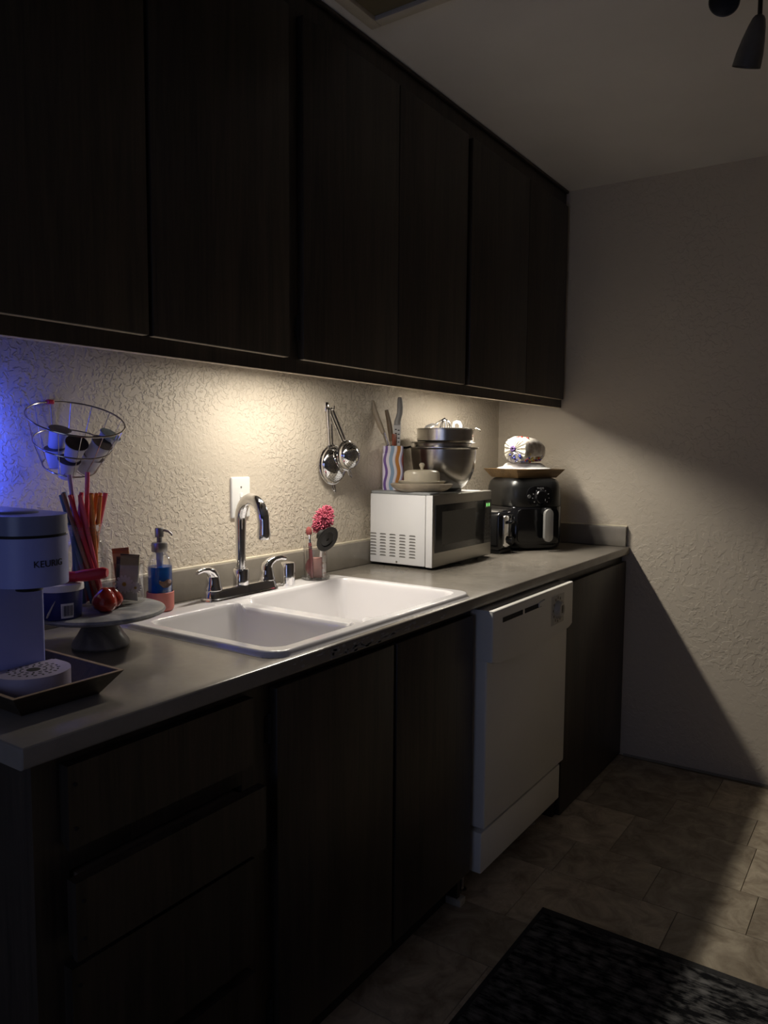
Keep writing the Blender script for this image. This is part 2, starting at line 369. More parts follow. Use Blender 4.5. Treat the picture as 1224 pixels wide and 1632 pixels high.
# ------------------------------------------------------------------ base cabinets
CT = 0.914; CB = 0.882
BF = -0.586; BD = -0.606
def carcass(mb, x0, x1, ztop=CB-0.001):
    mb.box(x0, x0+0.016, BF+0.019, -0.003, 0.0, ztop); mb.box(x1-0.016, x1, BF+0.019, -0.003, 0.0, ztop)
    mb.box(x0, x1, BF+0.019, -0.003, 0.10, 0.116); mb.box(x0, x1, -0.010, -0.003, 0.1, ztop)
def frame_open(mb, x0, x1, opens):   # opens: list of (xa, xb) door openings
    mb.box(x0, x1, BF, BF+0.019, 0.845, CB-0.001); mb.box(x0, x1, BF, BF+0.019, 0.100, 0.135)
    e = [x0] + [k for ab in opens for k in (ab[0]+0.01, ab[1]-0.01)] + [x1]
    for i in range(0, len(e), 2): mb.box(e[i], e[i+1], BF, BF+0.019, 0.135, 0.845)
# drawer unit at the near end
x0, x1 = 0.030, 0.492
org = ((x0+x1)/2, -0.30, 0)
t = thing('drawer_cabinet', 'dark walnut base cabinet of four drawers at the near end of the counter', 'cabinet', org)
mb = MB(org); carcass(mb, x0, x1); mb.build('carcass', M['wood'], t, smooth=False)
mb = MB(org); frame_open(mb, x0, x1, [(0.075, 0.450)])
for z in (0.716, 0.567, 0.340): mb.box(0.0855, 0.4395, BF, BF+0.019, z-0.022, z+0.022)
mb.build('face_frame', M['wood'], t, smooth=False)
for za, zb, xa, xb, dy in ((0.734, 0.861, 0.073, 0.452, 0.0), (0.580, 0.698, 0.0645, 0.456, -0.026), (0.352, 0.553, 0.072, 0.452, 0.0), (0.125, 0.327, 0.072, 0.452, 0.0)):
    dmb = MB(org)
    # drawer front with an under-cut finger pull along its lower edge
    pr = [(BF+dy, za+0.012), (BF+dy, zb), (BD+dy-0.001, zb), (BD+dy-0.001, za), (BD+dy+0.006, za)]
    Mx = Matrix(((0, 0, 1, 0), (1, 0, 0, 0), (0, 1, 0, 0), (0, 0, 0, 1)))
    dmb.prism(pr, xa, xb, Mx); d = dmb.build('drawer_front', M['wood'], t, smooth=False)
    if dy:
        MB(org).box(xa+0.03, xb-0.03, BF+dy+0.0005, BF+0.30, za+0.012, zb-0.012).build('drawer_box', M['wood_in'], d, smooth=False)
    for zz in (za+0.03, zb-0.03): MB(org).tube([(xa+0.012, BD+dy-0.0005, zz), (xa+0.012, BD+dy-0.003, zz)], 0.003, 8).build('screw', M['kick'], d)
MB(org).box(x0+0.002, x1-0.002, -0.525, -0.515, 0.0, 0.10).build('toe_kick', M['kick'], t, smooth=False)
# sink base
x0, x1 = 0.492, 1.336
org = ((x0+x1)/2, -0.30, 0)
t = thing('sink_cabinet', 'dark walnut base cabinet with two doors below the white sink', 'cabinet', org)
mb = MB(org); carcass(mb, x0, x1); mb.build('carcass', M['wood'], t, smooth=False)
mb = MB(org); frame_open(mb, x0, x1, [(0.516, 0.922), (0.935, 1.322)]); mb.build('face_frame', M['wood'], t, smooth=False)
for a, b2 in ((0.516, 0.922), (0.935, 1.322)): MB(org).box(a, b2, BD, BF, 0.117, 0.862, 0.0025).build('door', M['wood'], t, ang=0.5)
hinge(t, 0.513, BF, 0.78, org); hinge(t, 0.513, BF, 0.20, org)
MB(org).box(x0+0.002, x1-0.002, -0.530, -0.520, 0.0, 0.10).build('toe_kick', M['kick'], t, smooth=False)
M['pale'] = mat('pale_floor_trim', (0.42, 0.39, 0.33), 0.6, var=0.15, vs=40)
o = MB(org).box(1.315, 1.350, -0.580, -0.530, 0.0, 0.022, 0.004).build('end_block', M['pale'], t); o['label'] = 'pale scuffed floor block'
# end cabinet / panel by the right wall
x0, x1 = 1.990, 2.700
org = ((x0+x1)/2, -0.30, 0)
t = thing('end_cabinet', 'dark walnut base panel between dishwasher and end wall', 'cabinet', org)
mb = MB(org); mb.box(x0, x0+0.016, BF+0.019, -0.003, 0.0, CB-0.001); mb.box(x1-0.016, x1, BF+0.019, -0.003, 0.0, CB-0.001); mb.box(x0, x1, -0.010, -0.003, 0.1, CB-0.001)
mb.build('carcass', M['wood'], t, smooth=False)
mb = MB(org); mb.box(x0, WX(BF)-0.001, BF, BF+0.019, 0.0, CB-0.001); mb.build('face_frame', M['wood'], t, smooth=False)
MB(org).box(2.010, WX(BD)-0.004, BD, BF, 0.004, 0.850, 0.002).build('panel', M['wood'], t, ang=0.5)
for zz in (0.80, 0.74): MB(org).tube([(2.016, BD-0.0005, zz), (2.016, BD-0.002, zz)], 0.003, 8).build('screw', M['kick'], t)

# ------------------------------------------------------------------ dishwasher
dx0, dx1 = 1.346, 1.956
org = ((dx0+dx1)/2, -0.32, 0)
t = thing('dishwasher', 'white built-in dishwasher between dark base cabinets', 'dishwasher', org)
MB(org).box(dx0+0.01, dx1-0.01, -0.575, -0.03, 0.085, 0.868).build('tub', M['kick'], t, smooth=False)
DFY = -0.646
MB(org).box(dx0, dx1, DFY+0.010, -0.576, 0.238, 0.742, 0.006, 3).build('door', M['dish_white'], t)
MB(org).box(dx0+0.006, dx1-0.006, -0.625, -0.560, 0.100, 0.222, 0.004).build('kick_panel', M['dish_white'], t)
# control panel with an arched lower lip
xc = (dx0+dx1)/2; N = 24
poly = [(dx0-0.002, 0.873), (dx0-0.002, 0.728)]
for i in range(N+1):
    u = i/N; poly.append((dx0+0.012+(dx1-dx0-0.024)*u, 0.722-0.014*math.sin(PI*u)))
poly += [(dx1+0.002, 0.728), (dx1+0.002, 0.873)]
Mc = Matrix(((1, 0, 0, 0), (0, 0, -1, 0), (0, 1, 0, 0), (0, 0, 0, 1)))
cp = MB(org).prism(poly, 0.576, -DFY+0.008, Mc, 0.006, 3).build('control_panel', M['dish_white'], t)
FY = DFY-0.008
for a, b2 in ((1.405, 1.540), (1.556, 1.680)):
    mb = MB(org); mb.box(a, b2, FY-0.0012, FY+0.003, 0.832, 0.846); mb.build('vent_slot', M['slot'], cp, smooth=False)
mb = MB(org); mb.prism([(1.655, 0.846), (1.70, 0.852), (1.712, 0.846), (1.70, 0.838), (1.655, 0.834)], -FY+0.0, -FY+0.005, Mc, 0.001); mb.build('latch', M['dish_white'], cp)
M['smudge'] = mat('worn_print', (0.20, 0.18, 0.13), 0.6, var=0.5, vs=120)
M['dial_c'] = mat('dial_cream', (0.52, 0.50, 0.44), 0.4, var=0.12, vs=50)
mb = MB(org); mb.box(1.765, 1.872, FY-0.001, FY+0.002, 0.752, 0.848, 0.0008); mb.build('dial_plate', M['dial_c'], cp)
Md = Matrix.Translation((1.818, FY-0.001, 0.800)) @ Matrix.Rotation(PI/2, 4, 'X')
dl = MB(org).lathe([(0, 0.016), (0.022, 0.016), (0.026, 0.013), (0.030, 0.002), (0.031, 0)], M=Md, n=36).build('dial', M['dial_c'], cp)
mb = MB(org)
for k in range(12):
    a = 2*PI*k/12; c = (1.818+0.039*math.cos(a), 0.800+0.039*math.sin(a))
    mb.box(c[0]-0.003, c[0]+0.003, FY-0.0018, FY-0.0005, c[1]-0.004, c[1]+0.004)
mb.box(1.812, 1.824, FY-0.0185, FY-0.0165, 0.790, 0.815)
mb.build('dial_marks', M['smudge'], cp, smooth=False)['kind'] = 'stuff'
for xx in (dx0+0.05, dx1-0.05): MB(org).lathe([(0, 0), (0.016, 0), (0.016, 0.008), (0.007, 0.010), (0.007, 0.086), (0, 0.086)], (xx, -0.54, 0.0), 14).build('foot', M['steel_dull'], t)

# ------------------------------------------------------------------ countertop with sink cut-out
CF = -0.617
hx0, hx1, hy0, hy1 = 0.540, 1.310, -0.585, -0.150
org = (1.35, -0.31, CB)
t = thing('countertop', 'taupe laminate countertop with a chipped front edge', 'countertop', org)
mb = MB(org); bm = mb.bm
def ring(z):
    return [bm.verts.new(p) for p in ((0, CF, z), (WX(CF)-0.0005, CF, z), (WX(0)-0.0005, -0.0005, z), (0, -0.0005, z))], [bm.verts.new(p) for p in ((hx0, hy0, z), (hx1, hy0, z), (hx1, hy1, z), (hx0, hy1, z))]
oT, iT = ring(CT); oB, iB = ring(CB)
for i in range(4):
    j = (i+1) % 4
    bm.faces.new((oT[i], oT[j], iT[j], iT[i])); bm.faces.new((oB[j], oB[i], iB[i], iB[j]))
    bm.faces.new((oB[i], oB[j], oT[j], oT[i])); bm.faces.new((iT[i], iT[j], iB[j], iB[i]))
bmesh.ops.recalc_face_normals(bm, faces=bm.faces)
es = [e for e in bm.edges if all(v in oT for v in e.verts) or (set(e.verts) == {oT[0], oB[0]}) or (all(v in oB for v in e.verts) and e.verts[0].co.y < -0.5 and e.verts[1].co.y < -0.5)]
bmesh.ops.bevel(bm, geom=es, offset=0.005, segments=3, profile=0.5, affect='EDGES')
mb.build('slab', M['counter'], t, ang=0.5)
SPL = 0.084
bo = (1.33, -0.01, CT); mb = MB(bo); mb.box(0.0, WX(0)-0.0225, -0.020, -0.0005, CT+0.0003, CT+SPL, 0.003); bso = mb.build('backsplash', M['counter'], None, ang=0.5); bso.location = bo; tag(bso, 'long taupe laminate backsplash strip along the back wall', 'backsplash')
so = (WX(-0.3)-0.011, -0.3, CT); mb = MB(so); mb.prism([(WX(0)-0.022, -0.0005), (WX(-0.605)-0.022, -0.605), (WX(-0.605)-0.0005, -0.605), (WX(0)-0.0005, -0.0005)], CT+0.0003, CT+SPL, None, 0.003); sso = mb.build('side_splash', M['counter'], None, ang=0.5); sso.location = so; tag(sso, 'short taupe laminate splash strip along the right wall', 'backsplash')
# worn patch of shiny chips along the front edge
mb = MB(org)
for k in range(70):
    xx = random.gauss(0.80, 0.13); zz = random.uniform(CB+0.004, CT-0.008); w = random.uniform(0.004, 0.016); h2 = random.uniform(0.0015, 0.005)
    if not (0.50 < xx < 1.15): continue
    pts = [(xx+w*math.cos(a)*random.uniform(0.6, 1), zz+h2*math.sin(a)*random.uniform(0.6, 1)) for a in [2*PI*i/7 for i in range(7)]]
    mb.prism(pts, -CF-0.0008, -CF+0.0006, Mc)
o = mb.build('edge_chips', M['chip'], t, smooth=False); o['kind'] = 'stuff'; o['label'] = 'shiny chipped and scraped spots on the front edge'
# caulk line on the splash tops
M['caulk2'] = mat('yellowed_caulk', (0.66, 0.60, 0.46), 0.5, var=0.1)
mb = MB(bo); mb.tube([(0.002, -0.004, CT+SPL+0.001)] + [(0.2*i, -0.004+random.uniform(-0.0015, 0.0015), CT+SPL+0.001) for i in range(1, 14)] + [(WX(0)-0.024, -0.004, CT+SPL+0.001)], 0.004, 6)
mb.build('caulk_bead', M['caulk2'], bso); mb = MB(so)
mb.tube([(WX(y)-0.004+random.uniform(-0.001, 0.001), y, CT+SPL+0.001) for y in [-0.02-0.045*i for i in range(14)]], 0.004, 6)
mb.build('caulk_bead', M['caulk2'], sso)

# ------------------------------------------------------------------ sink (pressed enamel: rim, deck and two bowls in one sheet)
sx0, sx1, sy0, sy1 = 0.517, 1.334, -0.604, -0.066
ZR = 0.926
bowls = [(0.548, 0.842, -0.572, -0.168, 0.045), (0.876, 1.302, -0.572, -0.150, 0.05)]
def sd_rr(x, y, x0, x1, y0, y1, r):
    qx = abs(x-(x0+x1)/2)-(x1-x0)/2+r; qy = abs(y-(y0+y1)/2)-(y1-y0)/2+r
    return math.hypot(max(qx, 0), max(qy, 0)) + min(max(qx, qy), 0) - r
def sm(t): t = max(0.0, min(1.0, t)); return t*t*(3-2*t)
def sink_z(x, y):
    z = ZR
    de = -sd_rr(x, y, sx0, sx1, sy0, sy1, 0.05)          # distance in from the outer edge
    if de < 0.012: z -= 0.0115*(1-sm(de/0.012))**1.5
    # divider sits a little below the rim
    if 0.835 < x < 0.885 and -0.575 < y < -0.16: z -= 0.008*sm((-0.16-y)/0.03)*sm((y+0.575)/0.03)
    for (a, b2, c, d, r) in bowls:
        s = -sd_rr(x, y, a, b2, c, d, r)
        if s > 0:
            dep = 0.17
            lip = 0.010*min(1, (s/0.010))**2
            wall = sm((s-0.006)/0.050)**0.62*(dep-0.010) if s > 0.006 else 0
            z -= lip + wall
    return z
def axis_pts(a, b2, base, fine):
    pts = []; x = a
    while x < b2:
        pts.append(x); near = min(abs(x-f) for f in fine); x += 0.0022 if near < 0.014 else (0.0045 if near < 0.06 else base)
    pts.append(b2); return pts
xs = axis_pts(sx0, sx1, 0.012, [sx0, 0.548, 0.842, 0.876, 1.302, sx1]); ys = axis_pts(sy0, sy1, 0.012, [sy0, -0.572, -0.168, -0.150, sy1])
org = ((sx0+sx1)/2, (sy0+sy1)/2, CT)
mb = MB(org); bm = mb.bm; G = {}
for i, x in enumerate(xs):
    for j, y in enumerate(ys):
        if sd_rr(x, y, sx0, sx1, sy0, sy1, 0.05) <= 0.0012: G[i, j] = bm.verts.new((x, y, sink_z(x, y)))
for i in range(len(xs)-1):
    for j in range(len(ys)-1):
        q = [G.get(k) for k in ((i, j), (i+1, j), (i+1, j+1), (i, j+1))]; q = [v for v in q if v]
        if len(q) >= 3: bm.faces.new(q)
t = thing('sink', 'white enamel double-bowl sink set into the taupe counter', 'sink', org)
mb.build('basin', M['enamel'], t, ang=3.0)
for cx, cy in ((0.695, -0.37), (1.09, -0.36)):
    mb = MB(org); z0 = sink_z(cx, cy)
    mb.lathe([(0, 0.001), (0.030, 0.001), (0.036, 0.003), (0.042, 0.0035), (0.044, 0.0005)], (cx, cy, z0), 28)
    mb.build('drain', M['steel_dull'], t)

# ------------------------------------------------------------------ faucet
fx, fy = 0.915, -0.112; org = (fx, fy, ZR)
t = thing('faucet', 'chrome two-handle gooseneck faucet on the sink deck', 'faucet', org)
def stadium(x0, x1, hw, n=12):
    P = []
    for i in range(n+1): a = -PI/2+PI*i/n; P.append((x1-hw+hw*math.cos(a), hw*math.sin(a)))
    for i in range(n+1): a = PI/2+PI*i/n; P.append((x0+hw+hw*math.cos(a), hw*math.sin(a)))
    return P
mb = MB(org)
Tm = Matrix.Translation((fx, fy, 0))
bm = mb.bm; rg = []
for hw_, z_ in ((0.031, -0.0005), (0.032, 0.002), (0.031, 0.0055), (0.0275, 0.008), (0.0245, 0.018), (0.0215, 0.026), (0.0195, 0.0285), (0.017, 0.0292)):
    rg.append([bm.verts.new((fx+p[0], fy+p[1], ZR+z_)) for p in stadium(-0.101-hw_, 0.101+hw_, hw_)])
for A, B in zip(rg, rg[1:]):
    for i in range(len(A)): bm.faces.new((A[i], A[(i+1) % len(A)], B[(i+1) % len(A)], B[i]))
bm.faces.new(rg[0][::-1]); bm.faces.new(rg[-1])
mb.build('base_plate', M['chrome'], t)
MB(org).lathe([(0, 0), (0.0215, 0), (0.0215, 0.038), (0.019, 0.042), (0.015, 0.043), (0.015, 0.047), (0, 0.047)], (fx, fy, ZR+0.028), 28).build('spout_collar', M['chrome'], t)
sd = Vector((-0.29, -0.957, 0)).normalized()
pts = [Vector((fx, fy, ZR+0.06)), Vector((fx, fy, ZR+0.10)), Vector((fx, fy, ZR+0.15)), Vector((fx, fy, ZR+0.185))]
R = 0.062; zc = ZR+0.200
for i in range(0, 21):
    a = PI - i*(PI*1.0)/20; pts.append(Vector((fx, fy, zc)) + sd*(R+R*math.cos(a)) + Vector((0, 0, R*math.sin(a))))
for k in range(1, 3): pts.append(pts[-1] + Vector((0, 0, -0.013)))
rad = [0.0128, 0.0130, 0.0138, 0.0146] + [0.0155]*(len(pts)-4)
sp = MB(org).tube(pts, rad, 24).build('spout', M['chrome'], t)
d = (pts[-1]-pts[-2]).normalized()
MB(org).tube([pts[-1]-d*0.016, pts[-1]-d*0.002, pts[-1]+d*0.004, pts[-1]+d*0.012], [0.0165, 0.0170, 0.0170, 0.0150], 24).build('aerator', M['chrome'], sp)
for s in (-1, 1):
    hx = fx+s*0.1
    mb = MB(org); mb.lathe([(0, 0), (0.024, 0), (0.0225, 0.006), (0.0205, 0.010), (0.0195, 0.020), (0.0175, 0.030), (0.0145, 0.040)], (hx, fy, ZR+0.0285), 26)
    mb.tube([(hx, fy, ZR+0.058), (hx+s*0.001, fy-0.001, ZR+0.066), (hx+s*0.010, fy-0.003, ZR+0.076), (hx+s*0.026, fy-0.006, ZR+0.083), (hx+s*0.046, fy-0.010, ZR+0.085), (hx+s*0.060, fy-0.012, ZR+0.082), (hx+s*0.066, fy-0.013, ZR+0.080)], [0.0165, 0.0155, 0.0125, 0.009, 0.007, 0.006, 0.0045], 16)
    mb.build('handle', M['chrome'], t, ang=0.9)
# air gap cap
o = MB((1.100, -0.115, ZR)).lathe([(0, 0), (0.0215, 0), (0.0215, 0.060), (0.0195, 0.066), (0.012, 0.068), (0, 0.068)], (1.100, -0.115, ZR-0.0002), 30).build('air_gap_cap', M['chrome'])
o.location = (1.100, -0.115, ZR); tag(o, 'short chrome air gap cylinder beside the faucet', 'air gap')

# ------------------------------------------------------------------ light switch
org = (1.023, 0, 1.18)
t = thing('light_switch', 'white toggle light switch plate on the wall behind the faucet', 'switch', org)
MB(org).box(0.986, 1.060, -0.0075, 0.002, 1.121, 1.238, 0.004, 3).build('plate', M['white'], t)
MB(org).box(1.0175, 1.0285, -0.0085, -0.004, 1.167, 1.192, 0.001).build('bezel', M['white'], t)
Mt = Matrix.Translation((1.023, -0.007, 1.178)) @ Matrix.Rotation(0.45, 4, 'X')
MB(org).box(-0.0042, 0.0042, -0.017, 0.0, -0.0055, 0.0055, 0.0015, 2, Mt).build('toggle', M['white'], t)
for z in (1.150, 1.209):
    MB(org).lathe([(0, 0.0012), (0.0025, 0.001), (0.003, 0)], M=Matrix.Translation((1.023, -0.0075, z)) @ Matrix.Rotation(PI/2, 4, 'X'), n=12).build('screw', M['steel_dull'], t)

# ------------------------------------------------------------------ strainers on the wall
def strainer(name, label, hook, c, R, depth, y_rim, holes, cat='strainer'):
    org = hook
    t = thing(name, label, cat, org)
    # perforated dome bulging into the room, rim near the wall
    mb = MB(org); Mr = Matrix.Translation((c[0], y_rim, c[1])) @ Matrix.Rotation(PI/2, 4, 'X')
    prof = [(R+0.004, 0.0), (R, 0.0025)] + [(R*math.cos(a), 0.002+depth*math.sin(a)) for a in [PI/2*i/12 for i in range(1, 13)]]
    mb.lathe(prof, M=Mr, n=40); mb.build('bowl', M['chrome'], t)
    MB(org).tube([(c[0]+(R+0.002)*math.cos(2*PI*i/40), y_rim, c[1]+(R+0.002)*math.sin(2*PI*i/40)) for i in range(40)], 0.003, 8, True).build('rim', M['chrome'], t)
    mb = MB(org)
    for ring_i in range(1, holes):
        a = PI/2*(1-ring_i/(holes+1.5)); k = int(ring_i*6)
        for q in range(k):
            th = 2*PI*q/k; p = Vector((c[0]+R*math.cos(a)*math.cos(th), y_rim-0.0018-depth*math.sin(a), c[1]+R*math.cos(a)*math.sin(th)))
            nrm = Vector((math.cos(a)*math.cos(th)/R, -math.sin(a)/depth, math.cos(a)*math.sin(th)/R)).normalized()
            mb.lathe([(0, 0.0005), (0.0014, 0.0005), (0.0014, -0.001)], M=axis_m(p, nrm), n=6)
    o = mb.build('holes', M['slot'], t, smooth=False); o['kind'] = 'stuff'
    # two-wire handle looped over the hook
    dv = Vector((c[0]-hook[0], 0, c[1]-hook[2])); L = dv.length; dn = dv.normalized(); sd2 = Vector((-dn.z, 0, dn.x))
    hp = Vector((hook[0], hook[1], hook[2])); e = Vector((hook[0], y_rim, hook[2])) + dn*(L-R*0.985)
    w = 0.0080
    P = [e + sd2*w] + [hp + dn*0.012 + sd2*w] + [hp + dn*0.004 + sd2*w*0.8, hp + sd2*0.0, hp + dn*0.004 - sd2*w*0.8] + [hp + dn*0.012 - sd2*w, e - sd2*w]
    MB(org).tube(P, 0.0033, 10).build('handle', M['chrome'], t)
    # rest hook opposite the handle
    q = Vector((c[0], y_rim, c[1])) + dn*R
    P = [q + sd2*0.006 - dn*0.002, q + sd2*0.006 + dn*0.014, q + sd2*0.004 + dn*0.024 + Vector((0, -0.003, 0)), q + dn*0.030 + Vector((0, -0.004, 0)), q - sd2*0.004 + dn*0.024 + Vector((0, -0.003, 0)), q - sd2*0.006 + dn*0.014, q - sd2*0.006 - dn*0.002]
    MB(org).tube(P, 0.0022, 8).build('rest_hook', M['chrome'], t)
    return t
strainer('strainer', 'large shiny perforated strainer hanging against the wall', (1.418, -0.012, 1.452), (1.437, 1.268), 0.062, 0.034, -0.012, 8)
strainer('small_strainer', 'small shiny perforated strainer overlapping the large one', (1.419, -0.022, 1.4515), (1.463, 1.298), 0.046, 0.040, -0.052, 8)
mb = MB((1.418, -0.004, 1.455)); mb.box(1.410, 1.426, -0.006, 0.001, 1.440, 1.472, 0.002); mb.tube([(1.418, -0.004, 1.447), (1.418, -0.026, 1.447), (1.418, -0.032, 1.449), (1.418, -0.034, 1.460)], 0.0035, 10)
o = mb.build('wall_hook', M['chrome']); o.location = (1.418, -0.004, 1.455); tag(o, 'small chrome wall hook carrying both strainers', 'hook')

# ------------------------------------------------------------------ microwave
mx0, mx1, my0, my1 = 1.637, 2.074, -0.281, -0.024; mz0, mz1 = 0.924, 1.166
org = ((mx0+mx1)/2, (my0+my1)/2, CT)
t = thing('microwave', 'white countertop microwave with stainless front and dark window', 'microwave', org)
MB(org).box(mx0, mx1, my0+0.030, my1, mz0, mz1, 0.004, 2).build('body', M['white_app'], t)
dr = MB(org).box(mx0+0.001, mx1-0.001, my0, my0+0.0295, mz0-0.002, mz1+0.002, 0.005, 3).build('front_frame', mat('microwave_front_steel', (0.40, 0.385, 0.35), 0.34, 0.9, var=0.05, vs=5, stretch=(1, 1, 30)), t)
MB(org).box(mx0+0.0002, mx0+0.010, my0+0.002, my0+0.028, mz0-0.001, mz1+0.001, 0.002).build('door_edge', M['white_app'], t)
MB(org).box(mx0+0.014, 2.004, my0-0.003, my0+0.004, 0.972, 1.134, 0.0015).build('door_glass', M['black_glass'], dr)
M['screen_in'] = mat('window_mesh', (0.040, 0.040, 0.036), 0.3, var=0.2, vs=300)
MB(org).box(1.693, 1.938, my0-0.0037, my0-0.0025, 0.996, 1.110, 0.0003, 1).build('window', M['screen_in'], dr)
cp = MB(org).box(2.006, 2.066, my0-0.003, my0+0.004, 0.972, 1.134, 0.0015).build('control_panel', mat('keypad_black', (0.022, 0.021, 0.020), 0.35, var=0.1), dr)
M['led_back'] = mat('display_black', (0.004, 0.010, 0.004), 0.2, var=0.1); M['led'] = mat('green_led', (0.1, 0.6, 0.1), 0.4, emis=(0.35, 1.0, 0.28), estr=0.9, var=0.01)
M['key'] = mat('keypad_grey', (0.055, 0.053, 0.050), 0.5, var=0.2)
MB(org).box(2.011, 2.061, my0-0.0038, my0-0.002, 1.104, 1.127, 0.0004, 1).build('display', M['led_back'], cp)
mb = MB(org)
for cx in (2.025, 2.043):
    mb.box(cx-0.0045, cx-0.0022, my0-0.0044, my0-0.003, 1.109, 1.122); mb.box(cx+0.0022, cx+0.0045, my0-0.0044, my0-0.003, 1.109, 1.122)
    mb.box(cx-0.003, cx+0.003, my0-0.0044, my0-0.003, 1.1146, 1.1164)
mb.build('digits', M['led'], cp, smooth=False)
key_me = None
for r in range(7):
    for c in range(3):
        if r == 1 and c == 1: pass
        x = 2.018+c*0.018; z = 1.080-r*0.0155
        if key_me is None:
            ko = MB().box(-0.0065, 0.0065, -0.0007, 0.0007, -0.0045, 0.0045, 0.0004, 1).build('key', M['key'], cp, smooth=False); key_me = ko.data
        else: ko = D.objects.new('key', key_me); COL.objects.link(ko); ko.parent = cp
        ko.location = (x-org[0], my0-0.0032-org[1], z-org[2])
# vent louvres on the left side
slot_me = None
bd = t
for r in range(8):
    for c in range(5):
        y = -0.208+c*0.0385; z = 1.026-r*0.0106
        y = -0.201+c*0.0405
        if slot_me is None:
            P = [(-0.0125, -0.0018), (0.0125, -0.0018), (0.0125, 0.0004), (0.0085, 0.0022), (-0.0085, 0.0022), (-0.0125, 0.0004)]
            Ms = Matrix(((0, 0, -1, 0), (1, 0, 0, 0), (0, 1, 0, 0), (0, 0, 0, 1)))
            so = MB().prism(P, -0.0005, 0.0011, Ms).build('vent_slot', mat('louvre_shade', (0.16, 0.155, 0.145), 0.7, var=0.1), t, smooth=False); slot_me = so.data
        else: so = D.objects.new('vent_slot', slot_me); COL.objects.link(so); so.parent = t
        so.location = (mx0-org[0], y-org[1], z-org[2])
mb = MB(org); mb.lathe([(0, 0.002), (0.0025, 0.002), (0.004, 0)], M=axis_m((mx0, -0.137, 0.932), (-1, 0, 0)), n=12); mb.build('screw', M['steel_dull'], t)
for xx in (mx0+0.03, mx1-0.03):
    for yy in (my0+0.05, my1-0.03): MB(org).lathe([(0, 0), (0.010, 0), (0.012, 0.0115), (0, 0.0115)], (xx, yy, CT), 14).build('foot', M['black'], t)
MT = mz1          # top of microwave body

# grey board lying on the left of the microwave top
P = [(mx0+0.001, -0.028), (mx0+0.001, -0.258), (mx0+0.004, -0.266), (mx0+0.012, -0.270), (1.690, -0.270), (1.704, -0.266), (1.713, -0.254), (1.795, -0.105), (1.798, -0.095), (1.798, -0.028)]
o = MB((1.69, -0.15, MT)).prism(P, MT+0.0025, MT+0.0125, None, 0.003, 3).build('cutting_board', M['gray_slab']); o.location = (1.69, -0.15, MT)
tag(o, 'grey plastic board lying on the left edge of the microwave top', 'cutting board')
o.location.z = MT-0.0025
BT = MT+0.010

# ------------------------------------------------------------------ knife holder and its utensils
kx, ky = 1.730, -0.056; kr = -0.92
m, nt, b = base_mat('wavy_stripes'); b.inputs['Roughness'].default_value = 0.35
tc = nt.nodes.new('ShaderNodeTexCoord'); sp = nt.nodes.new('ShaderNodeSeparateXYZ'); nt.links.new(tc.outputs['Object'], sp.inputs[0])
w1 = nt.nodes.new('ShaderNodeMath'); w1.operation = 'MULTIPLY'; w1.inputs[1].default_value = 2*PI/0.085; nt.links.new(sp.outputs[2], w1.inputs[0])
w2 = nt.nodes.new('ShaderNodeMath'); w2.operation = 'SINE'; nt.links.new(w1.outputs[0], w2.inputs[0])
w3 = nt.nodes.new('ShaderNodeMath'); w3.operation = 'MULTIPLY_ADD'; w3.inputs[1].default_value = 0.0035; nt.links.new(w2.outputs[0], w3.inputs[0]); nt.links.new(sp.outputs[0], w3.inputs[2])
w4 = nt.nodes.new('ShaderNodeMapRange'); w4.inputs[1].default_value = -0.037; w4.inputs[2].default_value = 0.037; nt.links.new(w3.outputs[0], w4.inputs[0])
cr = nt.nodes.new('ShaderNodeValToRGB'); cr.color_ramp.interpolation = 'CONSTANT'
cols = [(0.00, (0.72, 0.66, 0.80)), (0.07, (0.15, 0.075, 0.28)), (0.19, (0.74, 0.68, 0.78)), (0.29, (0.70, 0.68, 0.74)), (0.33, (0.27, 0.38, 0.52)), (0.50, (0.76, 0.74, 0.80)), (0.60, (0.62, 0.50, 0.50)), (0.64, (0.52, 0.22, 0.055)), (0.80, (0.74, 0.70, 0.78)), (0.87, (0.36, 0.34, 0.50)), (0.93, (0.26, 0.085, 0.065))]
el = cr.color_ramp.elements; el[0].position = 0; el[0].color = (*cols[0][1], 1); el[1].position = cols[1][0]; el[1].color = (*cols[1][1], 1)
for p, c in cols[2:]:
    e = el.new(p); e.color = (*c, 1)
nt.links.new(w4.outputs[0], cr.inputs[0]); nt.links.new(cr.outputs[0], b.inputs['Base Color'])
M['stripes'] = m
t = thing('knife_holder', 'square holder with wavy purple, blue and orange stripes on the microwave', 'knife holder', (kx, ky, BT), kr)
mb = MB(); mb.prism(rrect(-0.037, 0.037, -0.037, 0.037, 0.006), 0.0, 0.130, None, 0.0015); mb.build('body', M['stripes'], t)
mb = MB(); P = rrect(-0.0355, 0.0355, -0.0355, 0.0355, 0.006); mb.prism(P, 0.1302, 0.156, None, 0.001)
mb.build('insert', M['stripes'], t)
M['slots'] = M['slot']
for xx in (-0.02, -0.006, 0.008, 0.022): MB().box(xx-0.004, xx+0.004, -0.02, 0.02, 0.1555, 0.1568).build('slot', M['slot'], t, smooth=False)
def loc2w(x, y, z):
    c, s = math.cos(kr), math.sin(kr); return Vector((kx+x*c-y*s, ky+x*s+y*c, BT+z))
HT = 0.1572
M['cream_pl'] = mat('cream_handle', (0.40, 0.33, 0.24), 0.45, var=0.08, vs=30)
M['brown_pl'] = mat('brown_handle', (0.16, 0.115, 0.07), 0.45, var=0.12, vs=30)
M['grey_pl'] = mat('grey_handle', (0.30, 0.29, 0.27), 0.42, var=0.06, vs=30)
M['rust'] = mat('rust_red_plastic', (0.28, 0.075, 0.04), 0.45, var=0.08)
